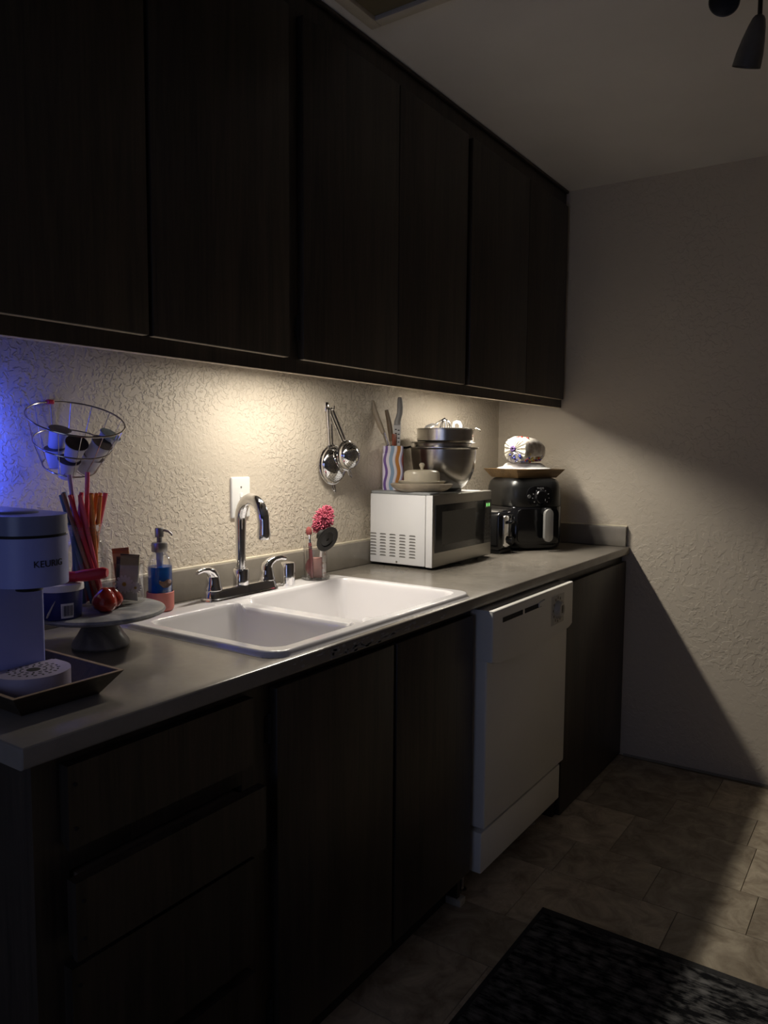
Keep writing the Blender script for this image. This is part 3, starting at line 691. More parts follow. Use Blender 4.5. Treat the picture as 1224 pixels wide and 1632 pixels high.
def handle_curve(base, tip, bow, n=9):
    b3, t3 = Vector(base), Vector(tip); ax = (t3-b3); sd = Vector((0.566, -0.824, 0))
    return [b3 + ax*(i/(n-1)) + sd*bow*math.sin(PI*i/(n-1)) for i in range(n)]
# cream-handled knife leaning left
base = loc2w(-0.018, 0.0, HT); base.z = BT+HT
o_t = thing('kitchen_knife', 'cream-handled knife leaning left in the striped holder', 'knife', base, 0, 'knives in the striped holder')
def lw(p): return tuple(Vector(p)-base)
tip = base + Vector((0.566*-0.058, -0.824*-0.058, 0.158)); mid = base + (tip-base)*0.28
h = handle_curve(mid, tip, -0.003)
MB(base).tube(h, [0.0072, 0.009, 0.0105, 0.0105, 0.010, 0.0105, 0.011, 0.011, 0.009], 14, flat=0.75).build('handle', M['cream_pl'], o_t)
MB(base).tube([base, base+(tip-base)*0.15, mid+(tip-base)*0.03], [0.0065, 0.0065, 0.0065], 10, flat=0.25).build('blade', M['steel'], o_t)
# brown-handled knife upright
base = loc2w(-0.004, 0.004, HT)
o_t = thing('kitchen_knife', 'short brown-handled knife in the middle of the striped holder', 'knife', base, 0, 'knives in the striped holder')
tip = base + Vector((0.566*-0.020, -0.824*-0.020, 0.127))
h = handle_curve(base + (tip-base)*0.12, tip, 0.003)
MB(base).tube(h, [0.0075, 0.0085, 0.0095, 0.010, 0.010, 0.0095, 0.009, 0.0085, 0.007], 14, flat=0.75).build('handle', M['brown_pl'], o_t)
MB(base).tube([base, base+(tip-base)*0.16], [0.007, 0.007], 10, flat=0.25).build('blade', M['steel'], o_t)
# grey-handled knife with a perforated pale blade
base = loc2w(0.0125, 0.0, HT)
o_t = thing('kitchen_knife', 'grey-handled knife with pale perforated blade in the striped holder', 'knife', base, 0, 'knives in the striped holder')
sv = Vector((0.566, -0.824, 0))
P = [base + sv*0.004 + Vector((0, 0, 0.075)), base + sv*0.003 + Vector((0, 0, 0.085)), base + sv*0.006 + Vector((0, 0, 0.097)), base + sv*0.011 + Vector((0, 0, 0.115)), base + sv*0.012 + Vector((0, 0, 0.135)), base + sv*0.0115 + Vector((0, 0, 0.152)), base + sv*0.011 + Vector((0, 0, 0.166)), base + sv*0.011 + Vector((0, 0, 0.172))]
MB(base).tube(P, [0.0135, 0.012, 0.0105, 0.0105, 0.0108, 0.010, 0.0085, 0.006], 14, flat=0.7, upv=(0.82, 0.56, 0)).build('handle', M['grey_pl'], o_t)
Mb2 = Matrix(((sv.x, 0.824*0+0.0, 0.824, base.x), (sv.y, 0.0, 0.566, base.y), (0, 1, 0, base.z), (0, 0, 0, 1)))
bl2 = MB(base).prism([(-0.011, 0), (0.013, 0), (0.0155, 0.068), (0.014, 0.078), (-0.007, 0.086), (-0.011, 0.070)], -0.001, 0.001, Mb2).build('blade', mat('pale_blade', (0.62, 0.60, 0.56), 0.35, 0.3, var=0.04), o_t, smooth=False)
mb = MB(base)
for k in range(4):
    for q in (0, 1): mb.box(-0.006+q*0.010, 0.001+q*0.010, 0.014+k*0.014-q*0.003, 0.0175+k*0.014-q*0.003, -0.0016, 0.0016, M=Mb2)
mb.build('holes', M['slot'], bl2, smooth=False)
# rust coloured sheath
base = loc2w(0.003, -0.014, HT)
mb = MB(base); mb.box(base.x-0.008, base.x+0.010, base.y-0.004, base.y+0.004, base.z, base.z+0.042, 0.002); o = mb.build('knife_sheath', M['rust']); o.location = base
tag(o, 'rust-red blade sheath behind the knives in the striped holder', 'sheath')

# ------------------------------------------------------------------ crockery on the microwave
M['stone'] = mat('stoneware_grey_brown', (0.33, 0.28, 0.21), 0.32, var=0.15, vs=40)
M['stone_in'] = mat('stoneware_cream', (0.55, 0.49, 0.37), 0.25, var=0.08, vs=30)
px_, py_ = 1.690, -0.203
def oval(prof, c, sx, sy, rz=-0.96, n=44): return MB(c).lathe(prof, n=n, sx=sx, sy=sy, M=Matrix.Translation(c) @ Matrix.Rotation(rz, 4, 'Z'))
c = Vector((px_, py_, BT))
o = oval([(0, 0), (0.070, 0), (0.088, 0.006), (0.104, 0.017), (0.108, 0.026), (0.104, 0.0285), (0.098, 0.022), (0.075, 0.010), (0, 0.010)], c, 1.0, 0.60).build('serving_plate', M['stone']); o.location = c
tag(o, 'shallow grey-brown stoneware plate on the microwave, under the butter dish', 'plate')
c = Vector((px_+0.004, py_+0.002, BT+0.0102))
t = thing('butter_dish', 'cream stoneware butter dish with domed lid stacked on the grey-brown plate', 'butter dish', c, 0)
oval([(0, 0), (0.052, 0), (0.068, 0.010), (0.080, 0.021), (0.083, 0.026), (0.079, 0.027), (0.066, 0.018), (0, 0.012)], c, 1.0, 0.60).build('base', M['stone_in'], t)
lid = oval([(0.060, 0.0185), (0.062, 0.020), (0.062, 0.050), (0.059, 0.058), (0.050, 0.063), (0, 0.066)], c, 1.0, 0.56).build('lid', M['stone_in'], t)
MB(c).lathe([(0, 0), (0.006, 0), (0.0055, 0.006), (0.009, 0.013), (0.010, 0.018), (0.006, 0.024), (0, 0.025)], (c.x, c.y, c.z+0.064), 18).build('knob', M['stone_in'], lid)

# ------------------------------------------------------------------ steel bowls, pan and beaters
bx, by = 1.930, -0.150
c = Vector((bx, by, MT+0.0005))
t = thing('mixing_bowl', 'large tall stainless mixing bowl on the right of the microwave top', 'bowl', c)
MB(c).lathe([(0, 0.003), (0.060, 0.003), (0.062, 0), (0.066, 0.0), (0.066, 0.010), (0.082, 0.022), (0.101, 0.046), (0.113, 0.078), (0.119, 0.115), (0.122, 0.155), (0.128, 0.158), (0.131, 0.160), (0.131, 0.163), (0.121, 0.162), (0.117, 0.115), (0.110, 0.078), (0.098, 0.046), (0.078, 0.024), (0, 0.014)], c, 56).build('body', M['steel'], t)
MB(c).lathe([(0.0665, 0.0), (0.0685, 0.002), (0.0685, 0.009), (0.0665, 0.011)], c, 48).build('foot_ring', M['black'], t)
# saucepan nested in the bowl: short wall, flat rim, black side handle
zs = c.z+0.150
cs = Vector((bx-0.004, by+0.002, zs))
t = thing('saucepan', 'stainless saucepan with a thin black handle nested in the mixing bowl', 'saucepan', cs)
MB(cs).lathe([(0, -0.060), (0.085, -0.060), (0.095, -0.050), (0.104, 0.010), (0.106, 0.026), (0.122, 0.029), (0.124, 0.031), (0.122, 0.033), (0.105, 0.030), (0.101, 0.010), (0.092, -0.048), (0, -0.056)], cs, 52).build('body', M['steel'], t)
hd = Vector((-0.62, 0.785, 0)).normalized()
MB(cs).tube([cs+hd*0.118+Vector((0, 0, 0.014)), cs+hd*0.135+Vector((0, 0, 0.010)), cs+hd*0.158+Vector((0, 0, 0.010))], [0.004, 0.0045, 0.004], 10).build('handle', M['black'], t)
# smaller steel pan on top
zp = zs+0.0335
cpn = Vector((bx+0.004, by-0.004, zp))
t = thing('small_pan', 'small straight-sided steel pan topping the bowl stack, holding white beaters', 'pan', cpn)
MB(cpn).lathe([(0, -0.010), (0.080, -0.010), (0.100, -0.004), (0.1055, 0.004), (0.1055, 0.044), (0.109, 0.046), (0.109, 0.048), (0.103, 0.047), (0.103, 0.004), (0.078, -0.006), (0, -0.006)], cpn, 52).build('body', M['steel'], t)
hd = Vector((0.566, -0.824, 0)); 
MB(cpn).tube([cpn+hd*0.105+Vector((0, 0, 0.044)), cpn+hd*0.112+Vector((0, 0, 0.050)), cpn+hd*0.128+Vector((0, 0, 0.043)), cpn+hd*0.130+Vector((0, 0, 0.038))], [0.009, 0.008, 0.007, 0.005], 12, flat=0.35).build('spout_handle', M['steel'], t)
# white measuring cup with loop handle
M['white_gl'] = mat('white_gloss', (0.82, 0.80, 0.77), 0.2, var=0.02)
cm = cpn + Vector((0.045, -0.018, -0.0055))
t = thing('measuring_cup', 'white plastic cup with a loop handle inside the small pan', 'cup', cm)
MB(cm).lathe([(0, 0), (0.038, 0), (0.046, 0.054), (0.049, 0.056), (0.049, 0.058), (0.044, 0.057), (0.036, 0.003), (0, 0.003)], cm, 30).build('body', M['white_gl'], t)
P = [cm + Vector((0.566*s2, -0.824*s2, z)) for s2, z in ((-0.006, 0.050), (-0.010, 0.064), (-0.006, 0.076), (0.004, 0.080), (0.014, 0.077), (0.019, 0.066), (0.018, 0.052))]
MB(cm).tube(P, 0.0065, 12, flat=0.6).build('handle', M['white_gl'], t)
# beater with curved white blade
cb = cpn + Vector((-0.040, 0.020, -0.0055))
t = thing('flat_beater', 'white curved mixer beater lying in the small pan', 'beater', cb)
sv = Vector((0.566, -0.824, 0))
P = [cb + sv*a + Vector((0, 0, z)) for a, z in ((-0.045, 0.030), (-0.040, 0.048), (-0.030, 0.060), (-0.012, 0.068), (0.010, 0.066))]
MB(cb).tube(P, [0.005, 0.006, 0.0065, 0.006, 0.004], 12, flat=0.5).build('blade', M['white_gl'], t)
MB(cb).tube([cb + sv*-0.045 + Vector((0, 0, 0.030)), cb + sv*-0.035 + Vector((0, 0, 0.002))], 0.005, 10).build('shaft', M['white_gl'], t)
# whisk attachment
cw = cpn + Vector((-0.010, 0.006, -0.0055))
t = thing('whisk_attachment', 'steel wire whisk standing up from the small pan', 'whisk', cw)
top = cw + sv*0.010 + Vector((0, 0, 0.088))
for k in range(7):
    a = PI*k/7; dv = Vector((math.cos(a), math.sin(a), 0))
    P = []
    for i in range(15):
        th = PI*i/14
        P.append(cw + sv*(0.010-0.02*math.sin(th)*0) + dv*0.027*math.cos(th)*(1 if True else 0) + Vector((0, 0, 0.02+0.068*math.sin(th))))
    P = [cw + sv*0.005 + Vector((0, 0, 0.004))] + P + [cw + sv*0.005 + Vector((0, 0, 0.004))]
    MB(cw).tube(P, 0.0012, 6).build('wire', M['chrome'], t)
P = [cw + sv*a + Vector((0, 0, z)) for a, z in ((-0.055, 0.050), (-0.030, 0.068), (-0.008, 0.082), (0.010, 0.090))]
MB(cw).tube(P, [0.003, 0.003, 0.003, 0.005], 8).build('shaft', M['chrome'], t)

# ------------------------------------------------------------------ toaster
tx0, tx1, ty0, ty1 = 2.146, 2.263, -0.286, -0.050
org = ((tx0+tx1)/2, (ty0+ty1)/2, CT)
t = thing('toaster', 'black toaster with chrome end panel between microwave and air fryer', 'toaster', org)
MB(org).box(tx0, tx1, ty0, ty1, CT+0.010, CT+0.163, 0.018, 4).build('body', M['black_gloss'], t)
MB(org).box(tx0+0.006, tx1-0.006, ty0+0.006, ty1-0.006, CT, CT+0.014, 0.003).build('base', M['black'], t)
MB(org).box(tx0+0.020, tx1-0.020, ty0+0.02, ty1-0.02, CT+0.161, CT+0.168, 0.002).build('top_plate', M['steel'], t)
ep = MB(org).prism(rrect(tx0+0.020, tx1-0.008, CT+0.026, CT+0.152, 0.014), -ty0-0.004, -ty0+0.005, Mc, 0.002).build('end_panel', M['chrome'], t)
MB(org).box(tx0+0.060, tx0+0.068, ty0-0.006, ty0-0.0045, CT+0.060, CT+0.135).build('lever_slot', M['slot'], ep, smooth=False)
MB(org).box(tx0+0.042, tx0+0.088, ty0-0.026, ty0-0.006, CT+0.116, CT+0.130, 0.005, 3).build('lever', M['black_gloss'], ep)
MB(org).lathe([(0, 0.018), (0.012, 0.018), (0.015, 0.014), (0.016, 0)], M=Matrix.Translation((tx0+0.066, ty0-0.005, CT+0.050)) @ Matrix.Rotation(PI/2, 4, 'X'), n=24).build('browning_knob', M['black'], ep)

# ------------------------------------------------------------------ air fryer
ax, ay, ar = 2.429, -0.252, math.radians(-39)
t = thing('air_fryer', 'black rounded air fryer with grey handle in the far corner of the counter', 'air fryer', (ax, ay, CT), ar)
def stack(levels, n=7):
    mb = MB(); bm = mb.bm; prev = None; rings = []
    for z, w, d, r in levels: rings.append([bm.verts.new((p[0], p[1], z)) for p in rrect(-w, w, -d, d, r, n)])
    for A, B in zip(rings, rings[1:]):
        for i in range(len(A)): bm.faces.new((A[i], A[(i+1) % len(A)], B[(i+1) % len(A)], B[i]))
    bm.faces.new(rings[0][::-1]); bm.faces.new(rings[-1]); return mb
M['fry_top'] = mat('fryer_satin_black', (0.009, 0.009, 0.009), 0.30, var=0.08, bump=0.03, bs=400)
hw, hd_ = 0.134, 0.134
stack([(0.006, hw-0.012, hd_-0.012, 0.072), (0.012, hw-0.004, hd_-0.004, 0.078), (0.030, hw, hd_, 0.08), (0.176, hw+0.001, hd_+0.001, 0.081), (0.1785, hw-0.002, hd_-0.002, 0.078)]).build('lower_body', M['black_gloss'], t, ang=0.9)
stack([(0.179, hw-0.001, hd_-0.001, 0.079), (0.182, hw+0.001, hd_+0.001, 0.081), (0.255, hw-0.004, hd_-0.004, 0.077), (0.276, hw-0.010, hd_-0.010, 0.072), (0.289, hw-0.024, hd_-0.024, 0.060), (0.293, hw-0.040, hd_-0.040, 0.046)]).build('upper_body', M['fry_top'], t, ang=0.9)
for sx_ in (-0.07, 0.07):
    for sy_ in (-0.07, 0.07): MB().lathe([(0, 0), (0.012, 0), (0.012, 0.007), (0, 0.007)], (sx_, sy_, 0), 12).build('foot', M['black'], t)
fyy = -hd_
pn = MB().prism(rrect(-0.055, 0.062, 0.183, 0.262, 0.035), -fyy-0.006, -fyy+0.0015, Mc, 0.001).build('control_panel', M['black_gloss'], t)
MB().lathe([(0, 0.014), (0.024, 0.014), (0.028, 0.010), (0.030, 0)], M=Matrix.Translation((0.008, fyy-0.001, 0.218)) @ Matrix.Rotation(PI/2, 4, 'X'), n=36).build('dial', M['black_gloss'], pn)
M['mark'] = mat('pale_print', (0.30, 0.30, 0.30), 0.5, var=0.1)
mb = MB()
for k in range(9):
    a = math.radians(-40+260*k/8); x = 0.008+0.037*math.cos(a); z = 0.218+0.030*math.sin(a)
    mb.box(x-0.002, x+0.002, fyy-0.0025, fyy-0.001, z-0.0022, z+0.0022)
mb.box(0.020, 0.0225, fyy-0.0158, fyy-0.0142, 0.203, 0.212)
mb.build('dial_marks', M['mark'], pn, smooth=False)['kind'] = 'stuff'
MB().lathe([(0, 0.003), (0.007, 0.003), (0.008, 0)], M=Matrix.Translation((-0.044, fyy-0.001, 0.221)) @ Matrix.Rotation(PI/2, 4, 'X'), n=20).build('button', mat('grey_button', (0.10, 0.10, 0.10), 0.4, var=0.05), pn)
mb = MB(); mb.text('PHILIPS', 0.0095, 0.0003, Matrix.Translation((0.006, fyy-0.0017, 0.2535)) @ Matrix.Rotation(PI/2, 4, 'X')); mb.build('lettering', M['mark'], pn, smooth=False)
# drawer line and handle
bk = MB().prism(rrect(-0.092, 0.092, 0.034, 0.170, 0.020), -fyy-0.006, -fyy+0.0012, Mc, 0.001).build('basket_front', M['black_gloss'], t)
mb = MB(); mb.box(0.010, 0.042, fyy-0.034, fyy+0.002, 0.148, 0.176, 0.007, 3); mb.build('handle_mount', M['black'], bk)
hb = MB().prism(rrect(0.008, 0.044, 0.040, 0.172, 0.018, 8), -fyy+0.026, -fyy+0.044, Mc, 0.005, 3).build('handle', mat('handle_grey', (0.34, 0.335, 0.32), 0.4, 0.4, var=0.04), bk)
FT = CT+0.293
# ------------------------------------------------------------------ wooden tray with bread
M['oak'] = wood_mat('oiled_oak', (0.13, 0.075, 0.03), (0.30, 0.19, 0.085), 0.4, (3, 40, 40), 0.2)
M['oak_dark'] = wood_mat('dark_stained_tray', (0.022, 0.014, 0.008), (0.075, 0.050, 0.028), 0.45, (3, 40, 40), 0.2)
def flared_tray(org, rz, hx, hy, fl, h, th, mat_, name, label, cat, rim_mat=None):
    t = thing(name, label, cat, org, rz)
    MB().box(-hx, hx, -hy, hy, 0, 0.006, 0.001).build('bottom', mat_, t, smooth=False)
    sides = [((-hx, -hy), (hx, -hy), (0, -1)), ((hx, -hy), (hx, hy), (1, 0)), ((hx, hy), (-hx, hy), (0, 1)), ((-hx, hy), (-hx, -hy), (-1, 0))]
    for (a, b2, nrm) in sides:
        mb = MB(); bm = mb.bm
        tdir = Vector((b2[0]-a[0], b2[1]-a[1], 0)).normalized(); nv = Vector((*nrm, 0))
        def q(off, z, ext): return (Vector((*a, 0)) + nv*off - tdir*ext + Vector((0, 0, z)), Vector((*b2, 0)) + nv*off + tdir*ext + Vector((0, 0, z)))
        prof = [(0.0, 0.0), (fl, h), (fl-th*1.15, h), (-th*0.2-th*0.6, 0.006)]
        A = [bm.verts.new(q(o2, z, o2)[0]) for o2, z in prof]; B = [bm.verts.new(q(o2, z, o2)[1]) for o2, z in prof]
        n2 = len(prof)
        for i in range(n2): bm.faces.new((A[i], A[(i+1) % n2], B[(i+1) % n2], B[i]))
        bm.faces.new(A[::-1]); bm.faces.new(B)
        bmesh.ops.recalc_face_normals(bm, faces=bm.faces)
        sdo = mb.build('side', mat_, t, smooth=False)
        if rim_mat is not None:
            mb = MB(); bm = mb.bm
            prof = [(fl, h), (fl+0.0005, h+0.0012), (fl-th*1.15, h+0.0012), (fl-th*1.15, h)]
            A = [bm.verts.new(q(o2, z, o2)[0]) for o2, z in prof]; B = [bm.verts.new(q(o2, z, o2)[1]) for o2, z in prof]
            for i in range(4): bm.faces.new((A[i], A[(i+1) % 4], B[(i+1) % 4], B[i]))
            bm.faces.new(A[::-1]); bm.faces.new(B); bmesh.ops.recalc_face_normals(bm, faces=bm.faces)
            mb.build('rim', rim_mat, sdo, smooth=False)
    return t
trx, try_ = 2.434, -0.248
flared_tray((trx, try_, FT), math.radians(-27), 0.100, 0.088, 0.026, 0.036, 0.008, M['oak'], 'wooden_tray', 'square oak tray with flared sides on top of the air fryer', 'tray')
c = Vector((trx, try_, FT+0.0362))
M['foam'] = mat('white_foam', (0.82, 0.82, 0.80), 0.5, var=0.02)
o = MB(c).lathe([(0.112, 0.0), (0.113, 0.0015), (0.112, 0.003), (0.100, 0.006), (0.088, 0.009), (0.078, 0.020), (0.070, 0.024), (0, 0.0245), (0, 0.0225), (0.069, 0.022), (0.076, 0.018), (0.086, 0.0065), (0.099, 0.0035)], c, 48).build('foam_plate', M['foam']); o.location = c
tag(o, 'white foam plate turned upside down on the oak tray, under the bread bag', 'plate')
# bread bag: printed plastic bag lying on its side, gathered end toward the camera
m, nt, b = base_mat('printed_bread_bag'); b.inputs['Roughness'].default_value = 0.28
tc = nt.nodes.new('ShaderNodeTexCoord')
v = nt.nodes.new('ShaderNodeTexVoronoi'); v.inputs['Scale'].default_value = 34; v.inputs['Randomness'].default_value = 0.9
nt.links.new(tc.outputs['Object'], v.inputs['Vector'])
cut = nt.nodes.new('ShaderNodeMath'); cut.operation = 'LESS_THAN'; cut.inputs[1].default_value = 0.36; nt.links.new(v.outputs['Distance'], cut.inputs[0])
sx = nt.nodes.new('ShaderNodeSeparateColor'); nt.links.new(v.outputs['Color'], sx.inputs[0])
cr = nt.nodes.new('ShaderNodeValToRGB'); cr.color_ramp.interpolation = 'CONSTANT'
el = cr.color_ramp.elements; el[0].position = 0; el[0].color = (0.03, 0.045, 0.28, 1); el[1].position = 0.33; el[1].color = (0.50, 0.04, 0.03, 1)
e = el.new(0.6); e.color = (0.55, 0.40, 0.05, 1); e = el.new(0.75); e.color = (0.60, 0.56, 0.50, 1)
nt.links.new(sx.outputs[0], cr.inputs[0])
sp2 = nt.nodes.new('ShaderNodeSeparateXYZ'); nt.links.new(tc.outputs['Object'], sp2.inputs[0])
lowz = nt.nodes.new('ShaderNodeMapRange'); lowz.inputs[1].default_value = 0.045; lowz.inputs[2].default_value = 0.030; lowz.inputs[3].default_value = 0.0; lowz.inputs[4].default_value = 1.0; nt.links.new(sp2.outputs[2], lowz.inputs[0])
mul = nt.nodes.new('ShaderNodeMath'); mul.operation = 'MULTIPLY'; nt.links.new(cut.outputs[0], mul.inputs[0]); nt.links.new(lowz.outputs[0], mul.inputs[1])
n3 = nt.nodes.new('ShaderNodeTexNoise'); n3.inputs['Scale'].default_value = 40; nt.links.new(tc.outputs['Object'], n3.inputs['Vector'])
cr2 = nt.nodes.new('ShaderNodeValToRGB'); cr2.color_ramp.elements[0].position = 0.44; cr2.color_ramp.elements[1].position = 0.60
cr2.color_ramp.elements[0].color = (0.50, 0.47, 0.42, 1); cr2.color_ramp.elements[1].color = (0.30, 0.25, 0.21, 1); nt.links.new(n3.outputs['Fac'], cr2.inputs[0])
mx = nt.nodes.new('ShaderNodeMix'); mx.data_type = 'RGBA'; nt.links.new(mul.outputs[0], mx.inputs[0]); nt.links.new(cr2.outputs[0], mx.inputs[6]); nt.links.new(cr.outputs[0], mx.inputs[7])
nt.links.new(mx.outputs[2], b.inputs['Base Color'])
M['bag'] = m
bd_ = Vector((0.94, -0.12, 0)).normalized(); bs_ = Vector((-bd_.y, bd_.x, 0))
c0 = Vector((trx-0.092, try_-0.004, FT+0.0612))
bt = thing('bread_bag', 'loaf of bread in a white printed plastic bag with gathered end on the foam plate', 'bread', c0)
mb = MB(c0); bm = mb.bm; rings = []
hz = 0.054
for s_, w, hh in ((0.0, 0.052, 0.050), (0.012, 0.056, 0.054), (0.05, 0.057, 0.054), (0.10, 0.055, 0.050), (0.140, 0.052, 0.044), (0.158, 0.046, 0.037), (0.166, 0.036, 0.027)):
    ring_ = []
    for k in range(36):
        a = 2*PI*k/36; cx_ = math.copysign(abs(math.cos(a))**0.75, math.cos(a)); cz_ = math.copysign(abs(math.sin(a))**0.75, math.sin(a))
        wob = 1+0.02*math.sin(5*a+s_*40)
        ring_.append(bm.verts.new(c0 + bd_*s_ + bs_*w*cx_*wob + Vector((0, 0, hz + hh*cz_*wob - (0.006 if s_ > 0.12 else 0)))))
    rings.append(ring_)
for A, B in zip(rings, rings[1:]):
    for k in range(36): bm.faces.new((A[k], A[(k+1) % 36], B[(k+1) % 36], B[k]))
bm.faces.new(rings[-1])
bmesh.ops.recalc_face_normals(bm, faces=bm.faces)
mb.build('wrapper', M['bag'], bt, ang=1.2)
# pleated gathered end: radiating folds drawn to the middle
mb = MB(c0); bm = mb.bm; n = 72; rings = []
for fr, off in ((1.0, 0.0), (0.96, -0.007), (0.7, -0.012), (0.4, -0.014), (0.16, -0.018), (0.09, -0.026)):
    ring_ = []
    for k in range(n):
        a = 2*PI*k/n; cx_ = math.copysign(abs(math.cos(a))**0.75, math.cos(a)); cz_ = math.copysign(abs(math.sin(a))**0.75, math.sin(a))
        pl = (0.0028*(1 if k % 4 < 2 else -1)*(0.3 if fr > 0.95 else 1)) if fr < 0.999 else 0
        ring_.append(bm.verts.new(c0 + bd_*(off+pl) + bs_*0.052*cx_*fr + Vector((0, 0, hz+0.004*(1-fr)+0.050*cz_*fr))))
    rings.append(ring_)
for A, B in zip(rings, rings[1:]):
    for k in range(n): bm.faces.new((A[k], A[(k+1) % n], B[(k+1) % n], B[k]))
bmesh.ops.recalc_face_normals(bm, faces=bm.faces)
M['bag_end'] = mat('bag_end_white', (0.58, 0.55, 0.48), 0.3, var=0.12, vs=40)
ge = mb.build('gathered_end', M['bag_end'], bt, ang=0.4); ge['label'] = 'cream pleated end of the bag'
M['bag_blue'] = mat('bag_print_violet', (0.13, 0.07, 0.24), 0.35, var=0.3, vs=150); M['bag_navy'] = mat('bag_print_navy', (0.03, 0.045, 0.30), 0.35, var=0.2, vs=100); M['bag_yel'] = mat('bag_print_yellow', (0.55, 0.42, 0.06), 0.35, var=0.2, vs=100); M['bag_red'] = mat('bag_print_red', (0.55, 0.05, 0.04), 0.35, var=0.2, vs=100)
mb = MB(c0)
for k in range(14):
    a = 2*PI*k/14; p = c0 - bd_*(0.020+0.006*random.random()) + bs_*0.009*math.cos(a)*random.uniform(0.5, 1.2) + Vector((0, 0, hz+0.004+0.009*math.sin(a)*random.uniform(0.5, 1.2)))
    mb.ball(p, 0.0045, 1, 1, 1, 8, 6)
mb.build('twist', M['bag_blue'], ge)
# loose clear tail of the bag with coloured spots
tail = MB(c0); bm = tail.bm
tail.ball((0, 0, 0), 0.034, 0.55, 1.0, 0.78, 24, 14, Matrix.Translation(c0 + Vector((-0.022, -0.010, 0.021)) ) @ Matrix.Rotation(0.4, 4, 'Z'))
for v_ in bm.verts: v_.co += Vector((math.sin(v_.co.z*240+v_.co.y*140)*0.0025, math.sin(v_.co.z*180)*0.002, 0))
tl = tail.build('tail', glass_mat('thin_film', (0.80, 0.79, 0.82), 0.15, 1.4), bt)
mb = MB(c0)
for k in range(16):
    p = c0 + Vector((random.uniform(-0.040, -0.012), random.uniform(-0.036, 0.012), random.uniform(0.006, 0.040)))
    mb.ball(p, random.uniform(0.003, 0.0055), 1, 1, 0.8, 8, 6)
o = mb.build('printed_spots', M['bag_navy'], tl); o['kind'] = 'stuff'
for nm_, k0 in (('red_spots', 'bag_red'), ('yellow_spots', 'bag_yel'), ('blue_spots', 'bag_navy')):
    mb = MB(c0)
    for k in range(9):
        q_ = random.uniform(0.0, 0.125); zz_ = random.uniform(0.004, 0.022); a_ = random.uniform(0.8, 1.0)
        p = c0 + bd_*q_ - bs_*(0.030+0.020*min(1, zz_/0.02)*a_+0.004) + Vector((0, 0, zz_)); mb.ball(p, random.uniform(0.0045, 0.0075), 1, 0.6, 0.8, 8, 6)
    o = mb.build(nm_, M[k0], bt); o['kind'] = 'stuff'
mb = MB(c0)
for k, (s_, z, w) in enumerate(((0.002, 0.1045, 0.012), (0.008, 0.1055, 0.008), (0.03, 0.102, 0.010))):
    p = c0 + bd_*s_ - bs_*(0.008+0.014*k) + Vector((0, 0, z)); mb.box(p.x-0.004, p.x+0.004, p.y-w/2, p.y+w/2, p.z-0.003, p.z+0.003, 0.001)
mb.build('red_print', M['bag_red'], bt)

# ------------------------------------------------------------------ coffee maker on a dark flared tray
tray_org = ((0.204+0.070)/2, (-0.497-0.19)/2, CT)
M['rim_wood'] = mat('worn_rim_wood', (0.30, 0.21, 0.13), 0.5, var=0.2, vs=40)
flared_tray(tray_org, 0, 0.067, 0.1535, 0.028, 0.037, 0.005, M['oak_dark'], 'serving_tray', 'dark flared wooden tray with worn rim under the coffee maker', 'tray', M['rim_wood'])
M['lilac'] = mat('lilac_blue_plastic', (0.34, 0.375, 0.78), 0.42, var=0.03, vs=10)
M['lilac_d'] = mat('lilac_drip_tray', (0.40, 0.35, 0.46), 0.45, var=0.03, vs=10)
M['lid_bl'] = mat('slate_blue_lid', (0.20, 0.225, 0.38), 0.28, var=0.03, vs=10)
kc = 0.123; kz = CT+0.006
org = (kc, -0.35, kz)
t = thing('coffee_maker', 'lilac-blue single-serve coffee maker at the near end of the counter', 'coffee maker', org)
def dshape(hw, yf, yb, n=20, rb=0.02):
    P = []
    cy = yf+hw
    for i in range(n+1): a = PI+PI*i/n; P.append((kc+hw*math.cos(a), cy+hw*math.sin(a)))
    for cx_, a0 in ((kc+hw-rb, 0), (kc-hw+rb, 90)):
        for i in range(6): a = math.radians(a0+90*i/5); P.append((cx_+rb*math.cos(a), yb-rb+rb*math.sin(a)))
    return P
MB(org).box(kc-0.045, kc+0.0445, -0.408, -0.205, kz, 1.122, 0.006, 3).build('column', M['lilac'], t)
hd2 = MB(org).prism(dshape(0.0585, -0.497, -0.205), 1.104, 1.180, None, 0.004, 3).build('brew_head', M['lilac'], t)
MB(org).prism(dshape(0.0565, -0.495, -0.207), 1.1795, 1.184, None).build('seam', M['kick'], t)
ld2 = MB(org).prism(dshape(0.0585, -0.497, -0.205), 1.1845, 1.214, None, 0.006, 4).build('lid', M['lid_bl'], t)
mb = MB(org); mb.lathe([(0, 0.004), (0.030, 0.004), (0.036, 0.002), (0.038, 0)], (kc, -0.40, 1.2135), 32); mb.build('lid_button', M['lid_bl'], ld2)
mb = MB(org); mb.box(kc+0.040, kc+0.052, -0.470, -0.455, 1.196, 1.206, 0.003); mb.build('latch', M['chrome'], ld2)
MB(org).lathe([(0, 0), (0.020, 0), (0.022, 0.012), (0, 0.012)], (kc, -0.438, 1.0925), 24).build('nozzle', M['black'], hd2)
def curve_text(co):
    a = co.x/0.0590; r = 0.0588+co.z
    return (kc + r*math.sin(a), -0.497+0.0585 - r*math.cos(a), 1.140+co.y)
mb = MB(org); mb.text('KEURIG', 0.0145, 0.0004, curve_text); mb.build('lettering', mat('dark_print', (0.020, 0.022, 0.045), 0.5, var=0.1), hd2, smooth=False)
dt = MB(org).prism(dshape(0.0575, -0.497, -0.409, 20, 0.004), kz+0.0, kz+0.044, None, 0.004, 3).build('drip_tray', M['lilac_d'], t)
mb = MB(org); zt = kz+0.0435
